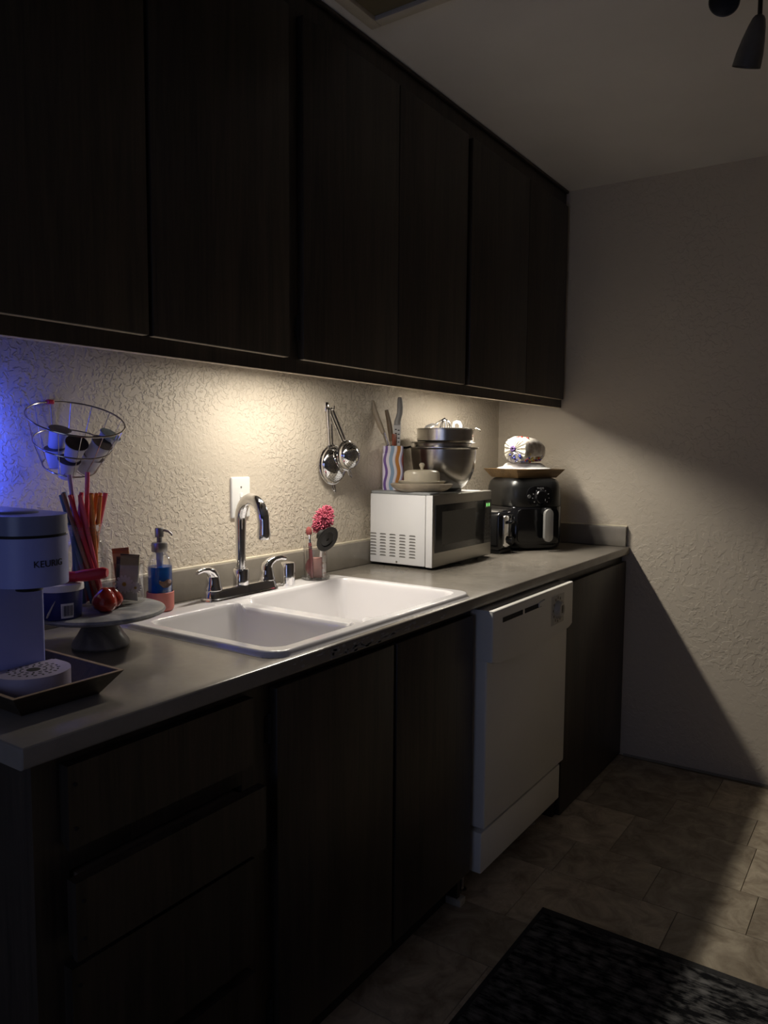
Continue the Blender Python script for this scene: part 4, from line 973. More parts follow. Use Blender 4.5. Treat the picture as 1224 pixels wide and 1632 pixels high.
mb.lathe([(0, 0.0009), (0.0105, 0.0009), (0.0105, 0)], (kc, -0.443, zt), 24)
for r_, k_ in ((0.019, 12), (0.028, 16), (0.037, 20)):
    for q in range(k_):
        a = 2*PI*(q+0.5*(r_ > 0.02))/k_; x = kc+r_*math.cos(a); y = -0.443+r_*math.sin(a)
        if y > -0.414 or abs(x-kc) > 0.045: continue
        mb.box(-0.0026, 0.0026, -0.0013, 0.0013, 0, 0.0009, M=Matrix.Translation((x, y, zt)) @ Matrix.Rotation(a+PI/2*(q % 2), 4, 'Z'))
mb.build('drip_holes', M['slot'], dt, smooth=False)['kind'] = 'stuff'

# ------------------------------------------------------------------ cake stand and what stands on it
csx, csy = 0.392, -0.236
m, nt, b = base_mat('grey_marble'); b.inputs['Roughness'].default_value = 0.3
tc = nt.nodes.new('ShaderNodeTexCoord')
n = nt.nodes.new('ShaderNodeTexNoise'); n.inputs['Scale'].default_value = 9; n.inputs['Detail'].default_value = 8; n.inputs['Distortion'].default_value = 2.2
nt.links.new(tc.outputs['Object'], n.inputs['Vector'])
cr = nt.nodes.new('ShaderNodeValToRGB'); el = cr.color_ramp.elements; el[0].position = 0.35; el[0].color = (0.17, 0.175, 0.18, 1); el[1].position = 0.66; el[1].color = (0.42, 0.41, 0.39, 1)
e = el.new(0.52); e.color = (0.27, 0.27, 0.27, 1)
nt.links.new(n.outputs['Fac'], cr.inputs[0]); nt.links.new(cr.outputs[0], b.inputs['Base Color'])
M['marble'] = m
org = (csx, csy, CT)
t = thing('cake_stand', 'grey marble cake stand beside the coffee maker', 'cake stand', org)
PT = CT+0.079
MB(org).lathe([(0, 0), (0.054, 0), (0.057, 0.005), (0.055, 0.012), (0.045, 0.026), (0.036, 0.042), (0.031, 0.056), (0.030, 0.066), (0, 0.066)], org, 44).build('foot', M['marble'], t)
MB(org).lathe([(0, 0.0662), (0.120, 0.0662), (0.127, 0.069), (0.129, 0.073), (0.127, 0.077), (0.122, 0.079), (0, 0.079)], org, 64).build('plate', M['marble'], t)
# blue tub with white lid
tc_ = Vector((0.297, -0.247, PT))
t = thing('plastic_tub', 'navy blue plastic tub with white lid and barcode on the cake stand', 'tub', tc_)
M['navy'] = mat('navy_label', (0.025, 0.032, 0.16), 0.35, var=0.1); M['tub_w'] = mat('tub_white', (0.80, 0.78, 0.80), 0.4, var=0.03)
bd3 = MB(tc_).lathe([(0, 0), (0.037, 0), (0.0385, 0.002), (0.041, 0.054), (0, 0.054)], tc_, 44).build('body', M['navy'], t)
MB(tc_).lathe([(0.0405, 0), (0.0435, 0.001), (0.0435, 0.010), (0.042, 0.013), (0.038, 0.014), (0, 0.0135)], tc_+Vector((0, 0, 0.0535)), 44).build('lid', M['tub_w'], t)
va = math.atan2(-1.581-tc_.y, -0.548-tc_.x)
def on_cyl(r, ang, z): return Vector((tc_.x+r*math.cos(ang), tc_.y+r*math.sin(ang), tc_.z+z))
def patch(a0, a1, z0, z1, th=0.0004, n=8, r0=0.0386, r1=0.0408):
    mb = MB(tc_); bm = mb.bm; V = []
    for i in range(n+1):
        a = a0+(a1-a0)*i/n; V.append((bm.verts.new(on_cyl(r0+(r1-r0)*z0/0.054+th, a, z0)), bm.verts.new(on_cyl(r0+(r1-r0)*z1/0.054+th, a, z1))))
    for A, B in zip(V, V[1:]): bm.faces.new((A[0], B[0], B[1], A[1]))
    bmesh.ops.recalc_face_normals(bm, faces=bm.faces); return mb
a_c = va+0.32
pt = patch(a_c-0.30, a_c+0.30, 0.004, 0.032).build('barcode_label', mat('label_white', (0.75, 0.75, 0.80), 0.5, var=0.03), bd3)
mb = MB(tc_)
a = a_c-0.22
while a < a_c+0.22:
    w = random.choice((0.014, 0.02, 0.03, 0.045))
    q = patch(a, a+w, 0.008, 0.028, 0.0008, 2); me = D.meshes.new('t'); bmesh.ops.translate(q.bm, verts=q.bm.verts, vec=(0, 0, 0)); q.bm.to_mesh(me); q.bm.free(); mb.bm.from_mesh(me); D.meshes.remove(me)
    a += w+random.choice((0.012, 0.02, 0.03))
mb.build('bars', mat('bar_print', (0.06, 0.06, 0.10), 0.5, var=0.05), pt, smooth=False)['kind'] = 'stuff'
mb = MB(tc_)   # pale leaf-like swoosh at the left of the label
P = [on_cyl(0.0406, va-0.62+0.05*i, 0.006+0.0040*i) for i in range(9)]
mb.tube(P, [0.0035, 0.0045, 0.005, 0.0045, 0.004, 0.0035, 0.003, 0.002, 0.0008], 8, flat=0.25); mb.build('swoosh', M['tub_w'], bd3)
# red plastic clip resting on tub lid
M['red_pl'] = mat('red_plastic', (0.58, 0.03, 0.05), 0.3, var=0.05)
LZ = tc_.z+0.0675
cc = Vector((0.297, -0.247, LZ)); rv = Vector((0.566, -0.824, 0))
t = thing('red_clip', 'red plastic bag clip lying across the white tub lid', 'clip', cc)
P = [cc + rv*a + Vector((0, 0, z)) for a, z in ((-0.034, 0.0055), (-0.018, 0.0075), (-0.004, 0.0095), (0.012, 0.0105), (0.034, 0.0105))]
MB(cc).tube(P, [0.005, 0.007, 0.009, 0.0105, 0.0105], 12, flat=1.0).build('lower_arm', M['red_pl'], t)
P = [cc + rv*a + Vector((0, 0, z)) for a, z in ((0.030, 0.011), (0.046, 0.013), (0.070, 0.0165), (0.086, 0.019), (0.092, 0.019))]
MB(cc).tube(P, [0.0095, 0.0115, 0.0115, 0.011, 0.008], 14).build('upper_arm', M['red_pl'], t)
for a in (-0.010, 0.002): MB(cc).ball(cc + rv*a + Vector((0, 0, 0.017)), 0.0045, 1, 1, 0.8, 10, 8).build('grip', M['red_pl'], t)
# straw jar
jc = Vector((0.404, -0.172, PT))
t = thing('glass_jar', 'clear glass jar full of coloured straws on the cake stand', 'jar', jc)
MB(jc).lathe([(0, 0.004), (0.038, 0.004), (0.0415, 0.010), (0.0425, 0.030), (0.0425, 0.105), (0.040, 0.122), (0.034, 0.134), (0.0325, 0.140), (0.0325, 0.165), (0.0345, 0.168), (0.0365, 0.165), (0.0365, 0.141), (0.038, 0.135), (0.044, 0.123), (0.046, 0.106), (0.046, 0.028), (0.044, 0.004), (0.040, 0), (0, 0)], jc, 44).build('body', M['clear'], t)
mb = MB(jc)
for z in (0.146, 0.153, 0.160): mb.tube([(jc.x+0.0372*math.cos(2*PI*i/36), jc.y+0.0372*math.sin(2*PI*i/36), jc.z+z+0.003*i/36) for i in range(36)], 0.0013, 6, True)
mb.build('thread', M['clear'], t)
straw_cols = {'red': (0.66, 0.04, 0.07), 'orange': (0.74, 0.25, 0.05), 'blue': (0.07, 0.15, 0.28), 'pink': (0.78, 0.12, 0.20), 'purple': (0.50, 0.32, 0.58), 'brown': (0.34, 0.18, 0.12)}
SM = {k: mat('straw_'+k, v, 0.35, var=0.04) for k, v in straw_cols.items()}
def straw(col, b2, tp, label, group=None, r=0.0046):
    b3 = Vector(b2); mb = MB(b3)
    mb.tube([b3, b3+(Vector(tp)-b3)*0.5, tp], r, 9, caps=False); mb.tube([b3, b3+(Vector(tp)-b3)*0.5, tp], r*0.82, 9, caps=False)
    o = mb.build('straw', SM[col]); o.location = b3
    tag(o, label, 'straw', group); return o
vd0 = Vector((0.822, 0.563, 0))
zf, zt0 = PT+0.0055, 1.222
lines = []
for N_, rf, rt_, ph in ((13, 0.0335, 0.0435, 0.10), (7, 0.0195, 0.0255, 0.35), (2, 0.0055, 0.0070, 0.6)):
    for k in range(N_):
        a1 = 2*PI*k/N_+ph; a0 = a1+math.radians(112)
        f_ = jc + rv*rf*math.cos(a0) + vd0*rf*math.sin(a0); f_.z = zf
        p_ = jc + rv*rt_*math.cos(a1) + vd0*rt_*math.sin(a1); p_.z = zt0+random.uniform(-0.003, 0.004)
        lines.append((rt_*math.cos(a1), f_, p_))
lines.sort(key=lambda q: q[0])
def ext(i, z): q = lines[i][1]+(lines[i][2]-lines[i][1])*((z-zf)/(lines[i][2].z-zf)); return (q-jc).dot(rv), (lines[i][2]-lines[i][1]).dot(rv)
def best(target, z): return min(range(len(lines)-1), key=lambda i: abs(ext(i, z)[0]-target)+0.25*abs(ext(i, z)[1]))
tall = {best(-0.030, 1.262): ('purple', 1.262, 'tall purple drinking straw rising above the jar'),
        best(0.011, 1.268): ('pink', 1.268, 'tallest pink drinking straw rising straight up from the jar'),
        len(lines)-1: ('pink', 1.224, 'pink drinking straw leaning out to the right of the jar')}
for i, (s_, f_, p_) in enumerate(lines):
    if i in tall:
        col, z_, lab = tall[i]; straw(col, f_, f_+(p_-f_)*((z_-zf)/(p_.z-zf)), lab, None, 0.0046); continue
    if s_ < -0.031: col, lab, g = 'blue', 'dark blue drinking straw at the left of the glass jar', 'blue straws'
    elif s_ < -0.0275: col, lab, g = 'brown', 'brownish drinking straw beside the blue ones in the jar', 'brown straws'
    elif s_ < 0.004: col, lab, g = 'red', 'red drinking straw in the middle of the glass jar', 'red straws'
    elif s_ < 0.012: col, lab, g = 'pink', 'pink drinking straw among the red and orange ones', 'pink straws'
    else: col, lab, g = 'orange', 'orange drinking straw at the right of the glass jar', 'orange straws'
    straw(col, f_, p_, lab, g, 0.0043)
# tea packets in a clear holder
hc = Vector((0.466, -0.230, PT))
t = thing('packet_holder', 'clear glass tumbler holding tea packets on the cake stand', 'tumbler', hc)
MB(hc).lathe([(0, 0.003), (0.030, 0.003), (0.0315, 0.006), (0.0325, 0.084), (0.034, 0.085), (0.0345, 0.084), (0.0335, 0.004), (0.032, 0), (0, 0)], hc, 40).build('body', M['clear'], t)
def packet_mat(name, base, band, dark, flower=False):
    m, nt, b = base_mat(name); b.inputs['Roughness'].default_value = 0.35
    tc = nt.nodes.new('ShaderNodeTexCoord'); s = nt.nodes.new('ShaderNodeSeparateXYZ'); nt.links.new(tc.outputs['Object'], s.inputs[0])
    cr = nt.nodes.new('ShaderNodeValToRGB'); cr.color_ramp.interpolation = 'CONSTANT'
    el = cr.color_ramp.elements; el[0].position = 0; el[0].color = (*base, 1); el[1].position = 0.74; el[1].color = (*band, 1)
    e = el.new(0.95); e.color = (*dark, 1)
    r = nt.nodes.new('ShaderNodeMapRange'); r.inputs[1].default_value = 0.0; r.inputs[2].default_value = 0.1; nt.links.new(s.outputs[2], r.inputs[0]); nt.links.new(r.outputs[0], cr.inputs[0])
    n = nt.nodes.new('ShaderNodeTexNoise'); n.inputs['Scale'].default_value = 60; nt.links.new(tc.outputs['Object'], n.inputs['Vector'])
    mr = nt.nodes.new('ShaderNodeMapRange'); mr.inputs[3].default_value = 0.75; mr.inputs[4].default_value = 1.25; nt.links.new(n.outputs['Fac'], mr.inputs[0])
    x = nt.nodes.new('ShaderNodeVectorMath'); x.operation = 'SCALE'; nt.links.new(cr.outputs[0], x.inputs[0]); nt.links.new(mr.outputs[0], x.inputs['Scale']); nt.links.new(x.outputs[0], b.inputs['Base Color'])
    return m
def packet(label, s_, dp, z0, w, h_, lean, mat_, rz=0.0, flowers=()):
    p = hc + rv*s_ + Vector((0.822, 0.563, 0))*dp; p.z = PT+z0
    t = thing('tea_packet', label, 'tea packet', p, 0)
    ang = math.atan2(rv.y, rv.x)+rz
    Mp = Matrix.Rotation(ang, 4, 'Z') @ Matrix.Rotation(lean, 4, 'Y')
    mb = MB(); mb.box(-w/2, w/2, -0.0025, 0.0025, 0.003, h_-0.005, 0.002, 2, Mp); mb.box(-w/2, w/2, -0.0008, 0.0008, 0, 0.004, M=Mp); mb.box(-w/2, w/2, -0.0008, 0.0008, h_-0.006, h_, M=Mp)
    pk = mb.build('pouch', mat_, t, smooth=False)
    for (fx_, fz_, fr_) in flowers:
        mb = MB()
        for k in range(13):
            a = 2*PI*k/13
            mb.prism([(0.15*fr_, 0), (0.6*fr_, -0.17*fr_), (0.95*fr_, -0.12*fr_), (1.0*fr_, 0), (0.95*fr_, 0.12*fr_), (0.6*fr_, 0.17*fr_)], 0.0027, 0.0031, Mp @ Matrix.Translation((fx_, 0, fz_)) @ Matrix.Rotation(PI/2, 4, 'X') @ Matrix.Rotation(a, 4, 'Z'))
        fl = mb.build('daisy_petals', mat('petal_white', (0.72, 0.70, 0.72), 0.5, var=0.05), pk, smooth=False)
        mb = MB(); mb.lathe([(0, 0.0036), (0.2*fr_, 0.0034), (0.24*fr_, 0.0026)], M=Mp @ Matrix.Translation((fx_, 0, fz_)) @ Matrix.Rotation(PI/2, 4, 'X'), n=14)
        mb.build('daisy_centre', mat('daisy_yellow', (0.45, 0.30, 0.06), 0.5, var=0.1), pk)
    return t
packet('brown-topped tea packet leaning left at the back of the tumbler', -0.009, 0.012, 0.006, 0.036, 0.108, -0.10, packet_mat('tea_brown', (0.34, 0.20, 0.12), (0.50, 0.34, 0.20), (0.36, 0.13, 0.05)))
packet('black tea packet between the brown and the daisy packets', -0.0105, 0.0005, 0.006, 0.034, 0.090, 0.04, packet_mat('tea_black', (0.015, 0.014, 0.016), (0.03, 0.025, 0.03), (0.02, 0.02, 0.02)))
packet('white and green tea packet with daisies at the front of the tumbler', 0.004, -0.014, 0.006, 0.040, 0.098, 0.06, packet_mat('tea_daisy', (0.52, 0.51, 0.47), (0.34, 0.33, 0.20), (0.06, 0.06, 0.035)), 0.0, [(-0.009, 0.034, 0.020), (0.015, 0.028, 0.013)])
# red fruit
def fruit(label, c, r, lean):
    c = Vector(c); t = thing('red_fruit', label, 'fruit', c, 0)
    prof = [(0, 0.0), (0.42, 0.02), (0.78, 0.22), (0.98, 0.55), (1.0, 0.80), (0.90, 1.15), (0.66, 1.55), (0.40, 1.85), (0.16, 1.98), (0, 2.0)]
    # catmull-like densify
    P = []
    for (a, b2), (c2, d2) in zip(prof, prof[1:]):
        for k in range(3): P.append((a+(c2-a)*k/3, b2+(d2-b2)*k/3))
    P.append(prof[-1])
    mb = MB(); mb.lathe([(q*r, z*r) for q, z in P], n=32, M=Matrix.Rotation(lean, 4, 'Y'))
    for v_ in mb.bm.verts:
        a = math.atan2(v_.co.y, v_.co.x); k = 1+0.035*math.sin(3*a+1)*min(1, v_.co.z/r); v_.co.x *= k; v_.co.y *= k
    zmin = min(v_.co.z for v_ in mb.bm.verts)
    for v_ in mb.bm.verts: v_.co.z -= zmin
    mb.build('flesh', M['fruit'], t, ang=3)
    mb = MB(); mb.lathe([(0, 0.0004), (0.007, 0.0004), (0.009, 0.0010), (0.006, 0.0016)], n=16); mb.build('dark_base', M['kick'], t)
M['fruit'] = mat('glossy_red_skin', (0.34, 0.028, 0.014), 0.16, var=0.25, vs=30, bump=0.15, bs=60, coat=0.4)
fruit('glossy dark red fruit at the front of the cake stand', (0.372, -0.2775, PT), 0.0245, 0.12)
fruit('smaller glossy dark red fruit behind the front one, by the tea tumbler', (0.4105, -0.2555, PT), 0.0215, -0.15)

# ------------------------------------------------------------------ soap dispenser
sc_ = Vector((0.655, -0.100, ZR))
t = thing('soap_dispenser', 'clear soap bottle of blue liquid with coral sleeve on the sink corner', 'soap dispenser', sc_)
SB = ZR
MB(sc_).lathe([(0, 0), (0.027, 0), (0.031, 0.004), (0.0325, 0.010), (0.0325, 0.046), (0.031, 0.047), (0.031, 0.012), (0.0, 0.012)], sc_, 40).build('sleeve', mat('coral_silicone', (0.50, 0.16, 0.13), 0.55, var=0.03), t)
MB(sc_).lathe([(0, 0.0125), (0.0300, 0.0125), (0.0300, 0.112), (0.0285, 0.122), (0.0235, 0.134), (0.016, 0.143), (0.0135, 0.147), (0.0135, 0.154), (0.012, 0.154), (0.012, 0.147), (0.015, 0.141), (0.022, 0.132), (0.0270, 0.121), (0.0285, 0.111), (0.0285, 0.0140), (0, 0.0140)], sc_, 40).build('bottle', M['clear'], t)
m, nt, b = base_mat('blue_soap'); b.inputs['Base Color'].default_value = (0.010, 0.10, 0.42, 1); b.inputs['Roughness'].default_value = 0.08; b.inputs['Transmission Weight'].default_value = 0.45; b.inputs['IOR'].default_value = 1.2
MB(sc_).lathe([(0, 0.0142), (0.0282, 0.0142), (0.0282, 0.108), (0, 0.1085)], sc_, 40).build('liquid', m, t)
MB(sc_).lathe([(0, 0.144), (0.0185, 0.144), (0.019, 0.146), (0.019, 0.163), (0.0175, 0.166), (0.010, 0.167), (0, 0.167)], sc_, 32).build('collar', M['nickel'], t)
pmp = MB(sc_).lathe([(0, 0.166), (0.0065, 0.166), (0.0065, 0.178), (0.0105, 0.180), (0.0105, 0.199), (0.009, 0.2015), (0, 0.202)], sc_, 28).build('pump_head', M['nickel'], t)
P = [sc_ + rv*a + Vector((0, 0, z)) for a, z in ((0.006, 0.195), (0.014, 0.195), (0.022, 0.193), (0.028, 0.188), (0.031, 0.183))]
MB(sc_).tube(P, [0.0035, 0.003, 0.0028, 0.0026, 0.0024], 10).build('spout', M['nickel'], pmp)
MB(sc_).tube([sc_+Vector((0, 0, 0.144)), sc_+Vector((0, 0, 0.118)), sc_+Vector((0, 0, 0.100)), sc_+Vector((0, 0, 0.097))], [0.009, 0.008, 0.006, 0.004], 14).build('dip_tube', mat('frosted_tube', (0.40, 0.42, 0.52), 0.4, var=0.05), t)
# fish-shaped print on the front of the bottle
va2 = math.atan2(-1.581-sc_.y, -0.548-sc_.x)
fb = MB(sc_); fpos = sc_ + Vector((0.0300*math.cos(va2+0.45), 0.0300*math.sin(va2+0.45), 0.068))
Mf = axis_m(fpos, (math.cos(va2+0.45), math.sin(va2+0.45), 0))
fb.prism([(-0.018, 0.002), (-0.013, -0.002), (-0.006, -0.009), (0.004, -0.009), (0.013, -0.003), (0.015, 0.005), (0.010, 0.012), (0.004, 0.011), (-0.004, 0.006), (-0.011, 0.007), (-0.017, 0.011)], 0.0, 0.0018, Mf, 0.0006)
fp = fb.build('fish_figure', mat('fish_brown', (0.09, 0.045, 0.030), 0.4, var=0.5, vs=120), t)
fb = MB(sc_); fb.ball((0.009, 0.006, 0.0019), 0.0045, 1, 1, 0.3, 12, 8, Mf); fb.build('fish_cheek', mat('fish_pale', (0.42, 0.30, 0.26), 0.4, var=0.1), fp)

# ------------------------------------------------------------------ wire basket on the wall with pods
nB = (Vector((-0.158, -0.313, 0.935)) + r2*0.10).normalized()
bc = Vector((0.439, -0.100, 1.380))
# local frame of the basket: z along its tilted axis
hk = Vector((0.438, -0.006, 1.424))
yB = (hk-bc); yB = (yB - nB*yB.dot(nB)).normalized(); xB = yB.cross(nB)
def bp(r, a, h_): return bc + xB*r*math.cos(a) + yB*r*math.sin(a) + nB*h_
t = thing('wire_basket', 'tilted chrome wire basket of coffee pods hung on the wall', 'basket', bc)
M['wire'] = mat('basket_wire', (0.50, 0.46, 0.43), 0.2, 1.0, var=0.05)
def ringp(r, h_, rad, name): MB(bc).tube([bp(r, 2*PI*i/64, h_) for i in range(64)], rad, 8, True).build(name, M['wire'], t)
ringp(0.1005, 0.0, 0.0019, 'rim'); ringp(0.081, -0.058, 0.0016, 'middle_ring'); ringp(0.056, -0.112, 0.0016, 'bottom_ring')
for k in range(14):
    a = 2*PI*(k+0.5)/14
    MB(bc).tube([bp(0.1005, a, 0), bp(0.0815, a, -0.058), bp(0.056, a, -0.112)], 0.0009, 6).build('wire', M['wire'], t)
for k in range(4):
    a = PI*k/4; MB(bc).tube([bp(0.056, a, -0.112), bp(0.0, a, -0.114), bp(0.056, a+PI, -0.112)], 0.0009, 6).build('wire', M['wire'], t)
# red peg that holds the rim to the wall
hk = bp(0.1005, PI/2, 0); o = MB(hk).box(hk.x-0.008, hk.x+0.008, hk.y-0.005, 0.001, hk.z-0.005, hk.z+0.005, 0.003, 3).build('wall_peg', M['red_pl']); o.location = hk
tag(o, 'small red peg holding the wire basket rim to the wall', 'peg')
M['pod'] = mat('pod_white', (0.55, 0.55, 0.60), 0.4, var=0.03); M['foil'] = mat('pod_foil_dark', (0.060, 0.045, 0.045), 0.35, 0.3, var=0.4, vs=70); M['foil_bl'] = mat('pod_foil_blue', (0.10, 0.14, 0.17), 0.35, 0.3, var=0.3, vs=70)
def pod(label, lid_c, bot_c, foil='foil', seed=0):
    a, b2 = Vector(lid_c), Vector(bot_c); ax_ = (a-b2).normalized(); L = 0.044; b3 = a-ax_*L
    t = thing('coffee_pod', label, 'coffee pod', b3, 0, 'coffee pods in the wire basket')
    Mp = axis_m((0, 0, 0), ax_)
    mb = MB(); mb.lathe([(0, 0.001), (0.015, 0.001), (0.0168, 0), (0.0175, 0.002), (0.0215, 0.040), (0.0245, 0.041), (0.0250, 0.0425), (0.0245, 0.0435), (0, 0.0435)], n=32, M=Mp); mb.build('cup', M['pod'], t)
    mb = MB(); mb.lathe([(0.0238, 0.0436), (0.0235, 0.0442), (0.021, 0.0440), (0.010, 0.0446), (0, 0.0444)], n=32, M=Mp); mb.build('foil_lid', M[foil], t)
pods = [('white coffee pod standing at the left in the wire basket, upper layer', (-0.034, 0.010, -0.036), (0.06, 0.05, 1)),
        ('white coffee pod tilted to the front middle of the wire basket, upper layer', (0.020, -0.036, -0.038), (0.24, -0.30, 1)),
        ('white coffee pod leaning right in the wire basket, upper layer', (0.062, 0.000, -0.038), (0.46, -0.05, 1)),
        ('white coffee pod at the lower left of the wire basket', (-0.036, 0.000, -0.078), (-0.16, 0.02, 1)),
        ('white coffee pod at the lower front of the wire basket', (0.006, -0.028, -0.084), (0.08, -0.14, 1)),
        ('white coffee pod at the lower right of the wire basket', (0.044, 0.010, -0.078), (0.34, 0.0, 1)),
        ('coffee pod with a blue-grey lid at the back right of the wire basket', (0.066, 0.040, -0.030), (0.36, 0.1, 1))]
# image-facing frame for placing the pods inside the basket
xi = (r2 - nB*r2.dot(nB)).normalized(); yi = nB.cross(xi)
for lab, (px, py, pz), d in pods:
    cpt = bc + xi*px + yi*py + nB*pz; dv = (xi*d[0] + yi*d[1] + nB*d[2]).normalized()
    pod(lab, cpt, cpt-dv*0.044, 'foil_bl' if 'blue' in lab else 'foil')

# ------------------------------------------------------------------ brush cup behind the sink
uc = Vector((1.228, -0.112, ZR))
M['cup_pl'] = glass_mat('clear_acrylic', (0.93, 0.92, 0.92), 0.05)
t = thing('brush_cup', 'clear plastic cup of washing brushes at the back of the sink', 'cup', uc)
MB(uc).lathe([(0, 0.003), (0.030, 0.003), (0.0325, 0.008), (0.0345, 0.100), (0.0365, 0.101), (0.037, 0.099), (0.035, 0.008), (0.033, 0), (0, 0)], uc, 40).build('body', M['cup_pl'], t)
MB(uc).lathe([(0, 0.0), (0.040, 0.0), (0.044, 0.003), (0.045, 0.008), (0.0435, 0.009), (0.041, 0.005), (0.036, 0.003)], uc, 40).build('base_dish', glass_mat('frosted_dish', (0.85, 0.85, 0.84), 0.2, 1.3), t)
va3 = math.atan2(-1.581-uc.y, -0.548-uc.x); vd = Vector((math.cos(va3), math.sin(va3), 0))
bzl = uc.z+0.0035
# pink sponge block in the cup
c = uc + rv*0.004 - vd*0.004; c.z = bzl
mb = MB(c); Ms2 = Matrix.Translation(c) @ Matrix.Rotation(math.atan2(rv.y, rv.x), 4, 'Z'); mb.box(-0.020, 0.018, -0.012, 0.010, 0.0, 0.062, 0.004, 3, Ms2)
o = mb.build('sponge', mat('dusty_pink_sponge', (0.30, 0.155, 0.135), 0.9, var=0.15, vs=60, bump=0.4, bs=200)); o.location = c
tag(o, 'dusty pink sponge inside the clear brush cup', 'sponge')
# half-moon pink pad at left
c = uc - rv*0.022 + vd*0.006; c.z = bzl
Mh = Matrix.Translation(c) @ Matrix.Rotation(math.atan2(rv.y, rv.x), 4, 'Z') @ Matrix.Rotation(PI/2, 4, 'X')
pl_ = [(0.012, 0.0)] + [(0.012-0.020*math.sin(PI*i/16)**1.0*(1 if i else 0), 0.070*i/16) for i in range(1, 16)] + [(0.012, 0.070)]
mb = MB(c); mb.prism(pl_, -0.005, 0.005, Mh, 0.001); o = mb.build('scrub_pad', mat('maroon_pad', (0.20, 0.055, 0.06), 0.8, var=0.2, vs=80, bump=0.3)); o.location = c
tag(o, 'maroon half-moon scrub pad at the left inside the brush cup', 'scrub pad')
# slim brush with red bristles
c = uc - rv*0.008 + vd*0.024; c.z = bzl
t = thing('slim_brush', 'slim maroon brush with red bristles leaning in the clear cup', 'brush', c)
M['maroon'] = mat('maroon_handle', (0.20, 0.06, 0.065), 0.35, var=0.05)
tipd = Vector((0, 0, 1)) - rv*0.075 + vd*0.0; 
Pz = lambda z: c + tipd*z
MB(c).tube([Pz(0.0), Pz(0.006), Pz(0.02), Pz(0.05), Pz(0.085), Pz(0.110)], [0.001, 0.0035, 0.0055, 0.006, 0.0056, 0.005], 12).build('handle', M['maroon'], t)
MB(c).tube([Pz(0.110), Pz(0.120), Pz(0.128), Pz(0.134)], [0.0045, 0.0035, 0.0045, 0.0075], 14).build('ferrule', M['chrome'], t)
MB(c).tube([Pz(0.134), Pz(0.140), Pz(0.148), Pz(0.155), Pz(0.158)], [0.0078, 0.0092, 0.009, 0.006, 0.002], 14).build('bristles', mat('red_bristle', (0.26, 0.06, 0.055), 0.8, var=0.3, vs=250, bump=0.5, bs=400), t)
for z in (0.093, 0.098): MB(c).tube([Pz(z), Pz(z+0.0018)], 0.0062, 12).build('band', M['chrome'], t)
# thin clear rod
c = uc - rv*0.026 - vd*0.010; c.z = bzl+0.001
tp = c - rv*0.012 + Vector((0, 0, 0.205))
mb = MB(c); mb.tube([c, tp], 0.0017, 8); mb.ball(tp, 0.0024, u=10, v=8)
o = mb.build('stirring_rod', mat('pale_rod', (0.50, 0.46, 0.38), 0.3, var=0.1)); o.location = c; tag(o, 'thin pale rod standing up from the back of the brush cup', 'rod')
# chenille wand
c = uc + rv*0.014 + vd*-0.018; c.z = bzl
t = thing('bottle_brush', 'pink chenille bottle brush standing in the clear cup', 'brush', c)
wd = (Vector((0, 0, 1)) + rv*0.06).normalized()
MB(c).tube([c, c+wd*0.135], 0.0045, 10).build('handle', M['white'], t)
hc2 = c + wd*0.172
mb = MB(c); Mw = axis_m(hc2, (wd + rv*0.28).normalized()); Mw = Mw @ Matrix.Scale(1.15, 4); mb.ball((0, 0, 0), 0.0205, 1.0, 1.0, 1.75, 16, 12, Mw); mb.build('core', mat('dark_pink_core', (0.22, 0.035, 0.06), 0.9, var=0.2), t)
mb = MB(c); rnd = random.Random(3)
for k in range(420):
    u_ = rnd.uniform(-1, 1); a = rnd.uniform(0, 2*PI); rr_ = math.sqrt(1-u_*u_)
    p = Vector((0.0215*rr_*math.cos(a), 0.0215*rr_*math.sin(a), 0.0365*u_)); nn = Vector((p.x, p.y, p.z*0.35)).normalized()
    p2 = p + nn*rnd.uniform(0.004, 0.007) + Vector((rnd.uniform(-0.003, 0.003), rnd.uniform(-0.003, 0.003), rnd.uniform(-0.003, 0.003)))
    mb.tube([Mw @ p, Mw @ ((p+p2)/2+nn*0.001), Mw @ p2], [0.0017, 0.0019, 0.0014], 5)
o = mb.build('chenille', mat('pink_chenille', (0.55, 0.12, 0.18), 0.85, var=0.25, vs=120), t); o['kind'] = 'stuff'
# black suction disc (sink stopper) leaning on the rim
dcen = uc + rv*0.034 + vd*0.040; dcen.z = ZR+0.128
nrm = (vd*0.62 + rv*0.62 - Vector((0, 0, 0.36))).normalized()
t = thing('sink_stopper', 'black rubber disc stopper perched on the front of the brush cup', 'stopper', dcen)
Mk = axis_m((0, 0, 0), nrm) @ Matrix.Scale(1.28, 4)
M['rubber'] = mat('black_rubber', (0.006, 0.006, 0.006), 0.45, var=0.15)
mb = MB(); mb.lathe([(0, 0.001), (0.004, 0.001), (0.0045, 0.003), (0.018, 0.002), (0.020, 0.004), (0.030, 0.005), (0.0315, 0.0035), (0.031, 0.0015), (0.020, -0.002), (0, -0.003)], n=48, M=Mk); mb.build('disc', M['rubber'], t)
mb = MB(); mb.lathe([(0.0, -0.024), (0.011, -0.024), (0.0135, -0.021), (0.0135, -0.014), (0.010, -0.010), (0.010, -0.002), (0, -0.002)], n=28, M=Mk); mb.build('plug', M['rubber'], t)
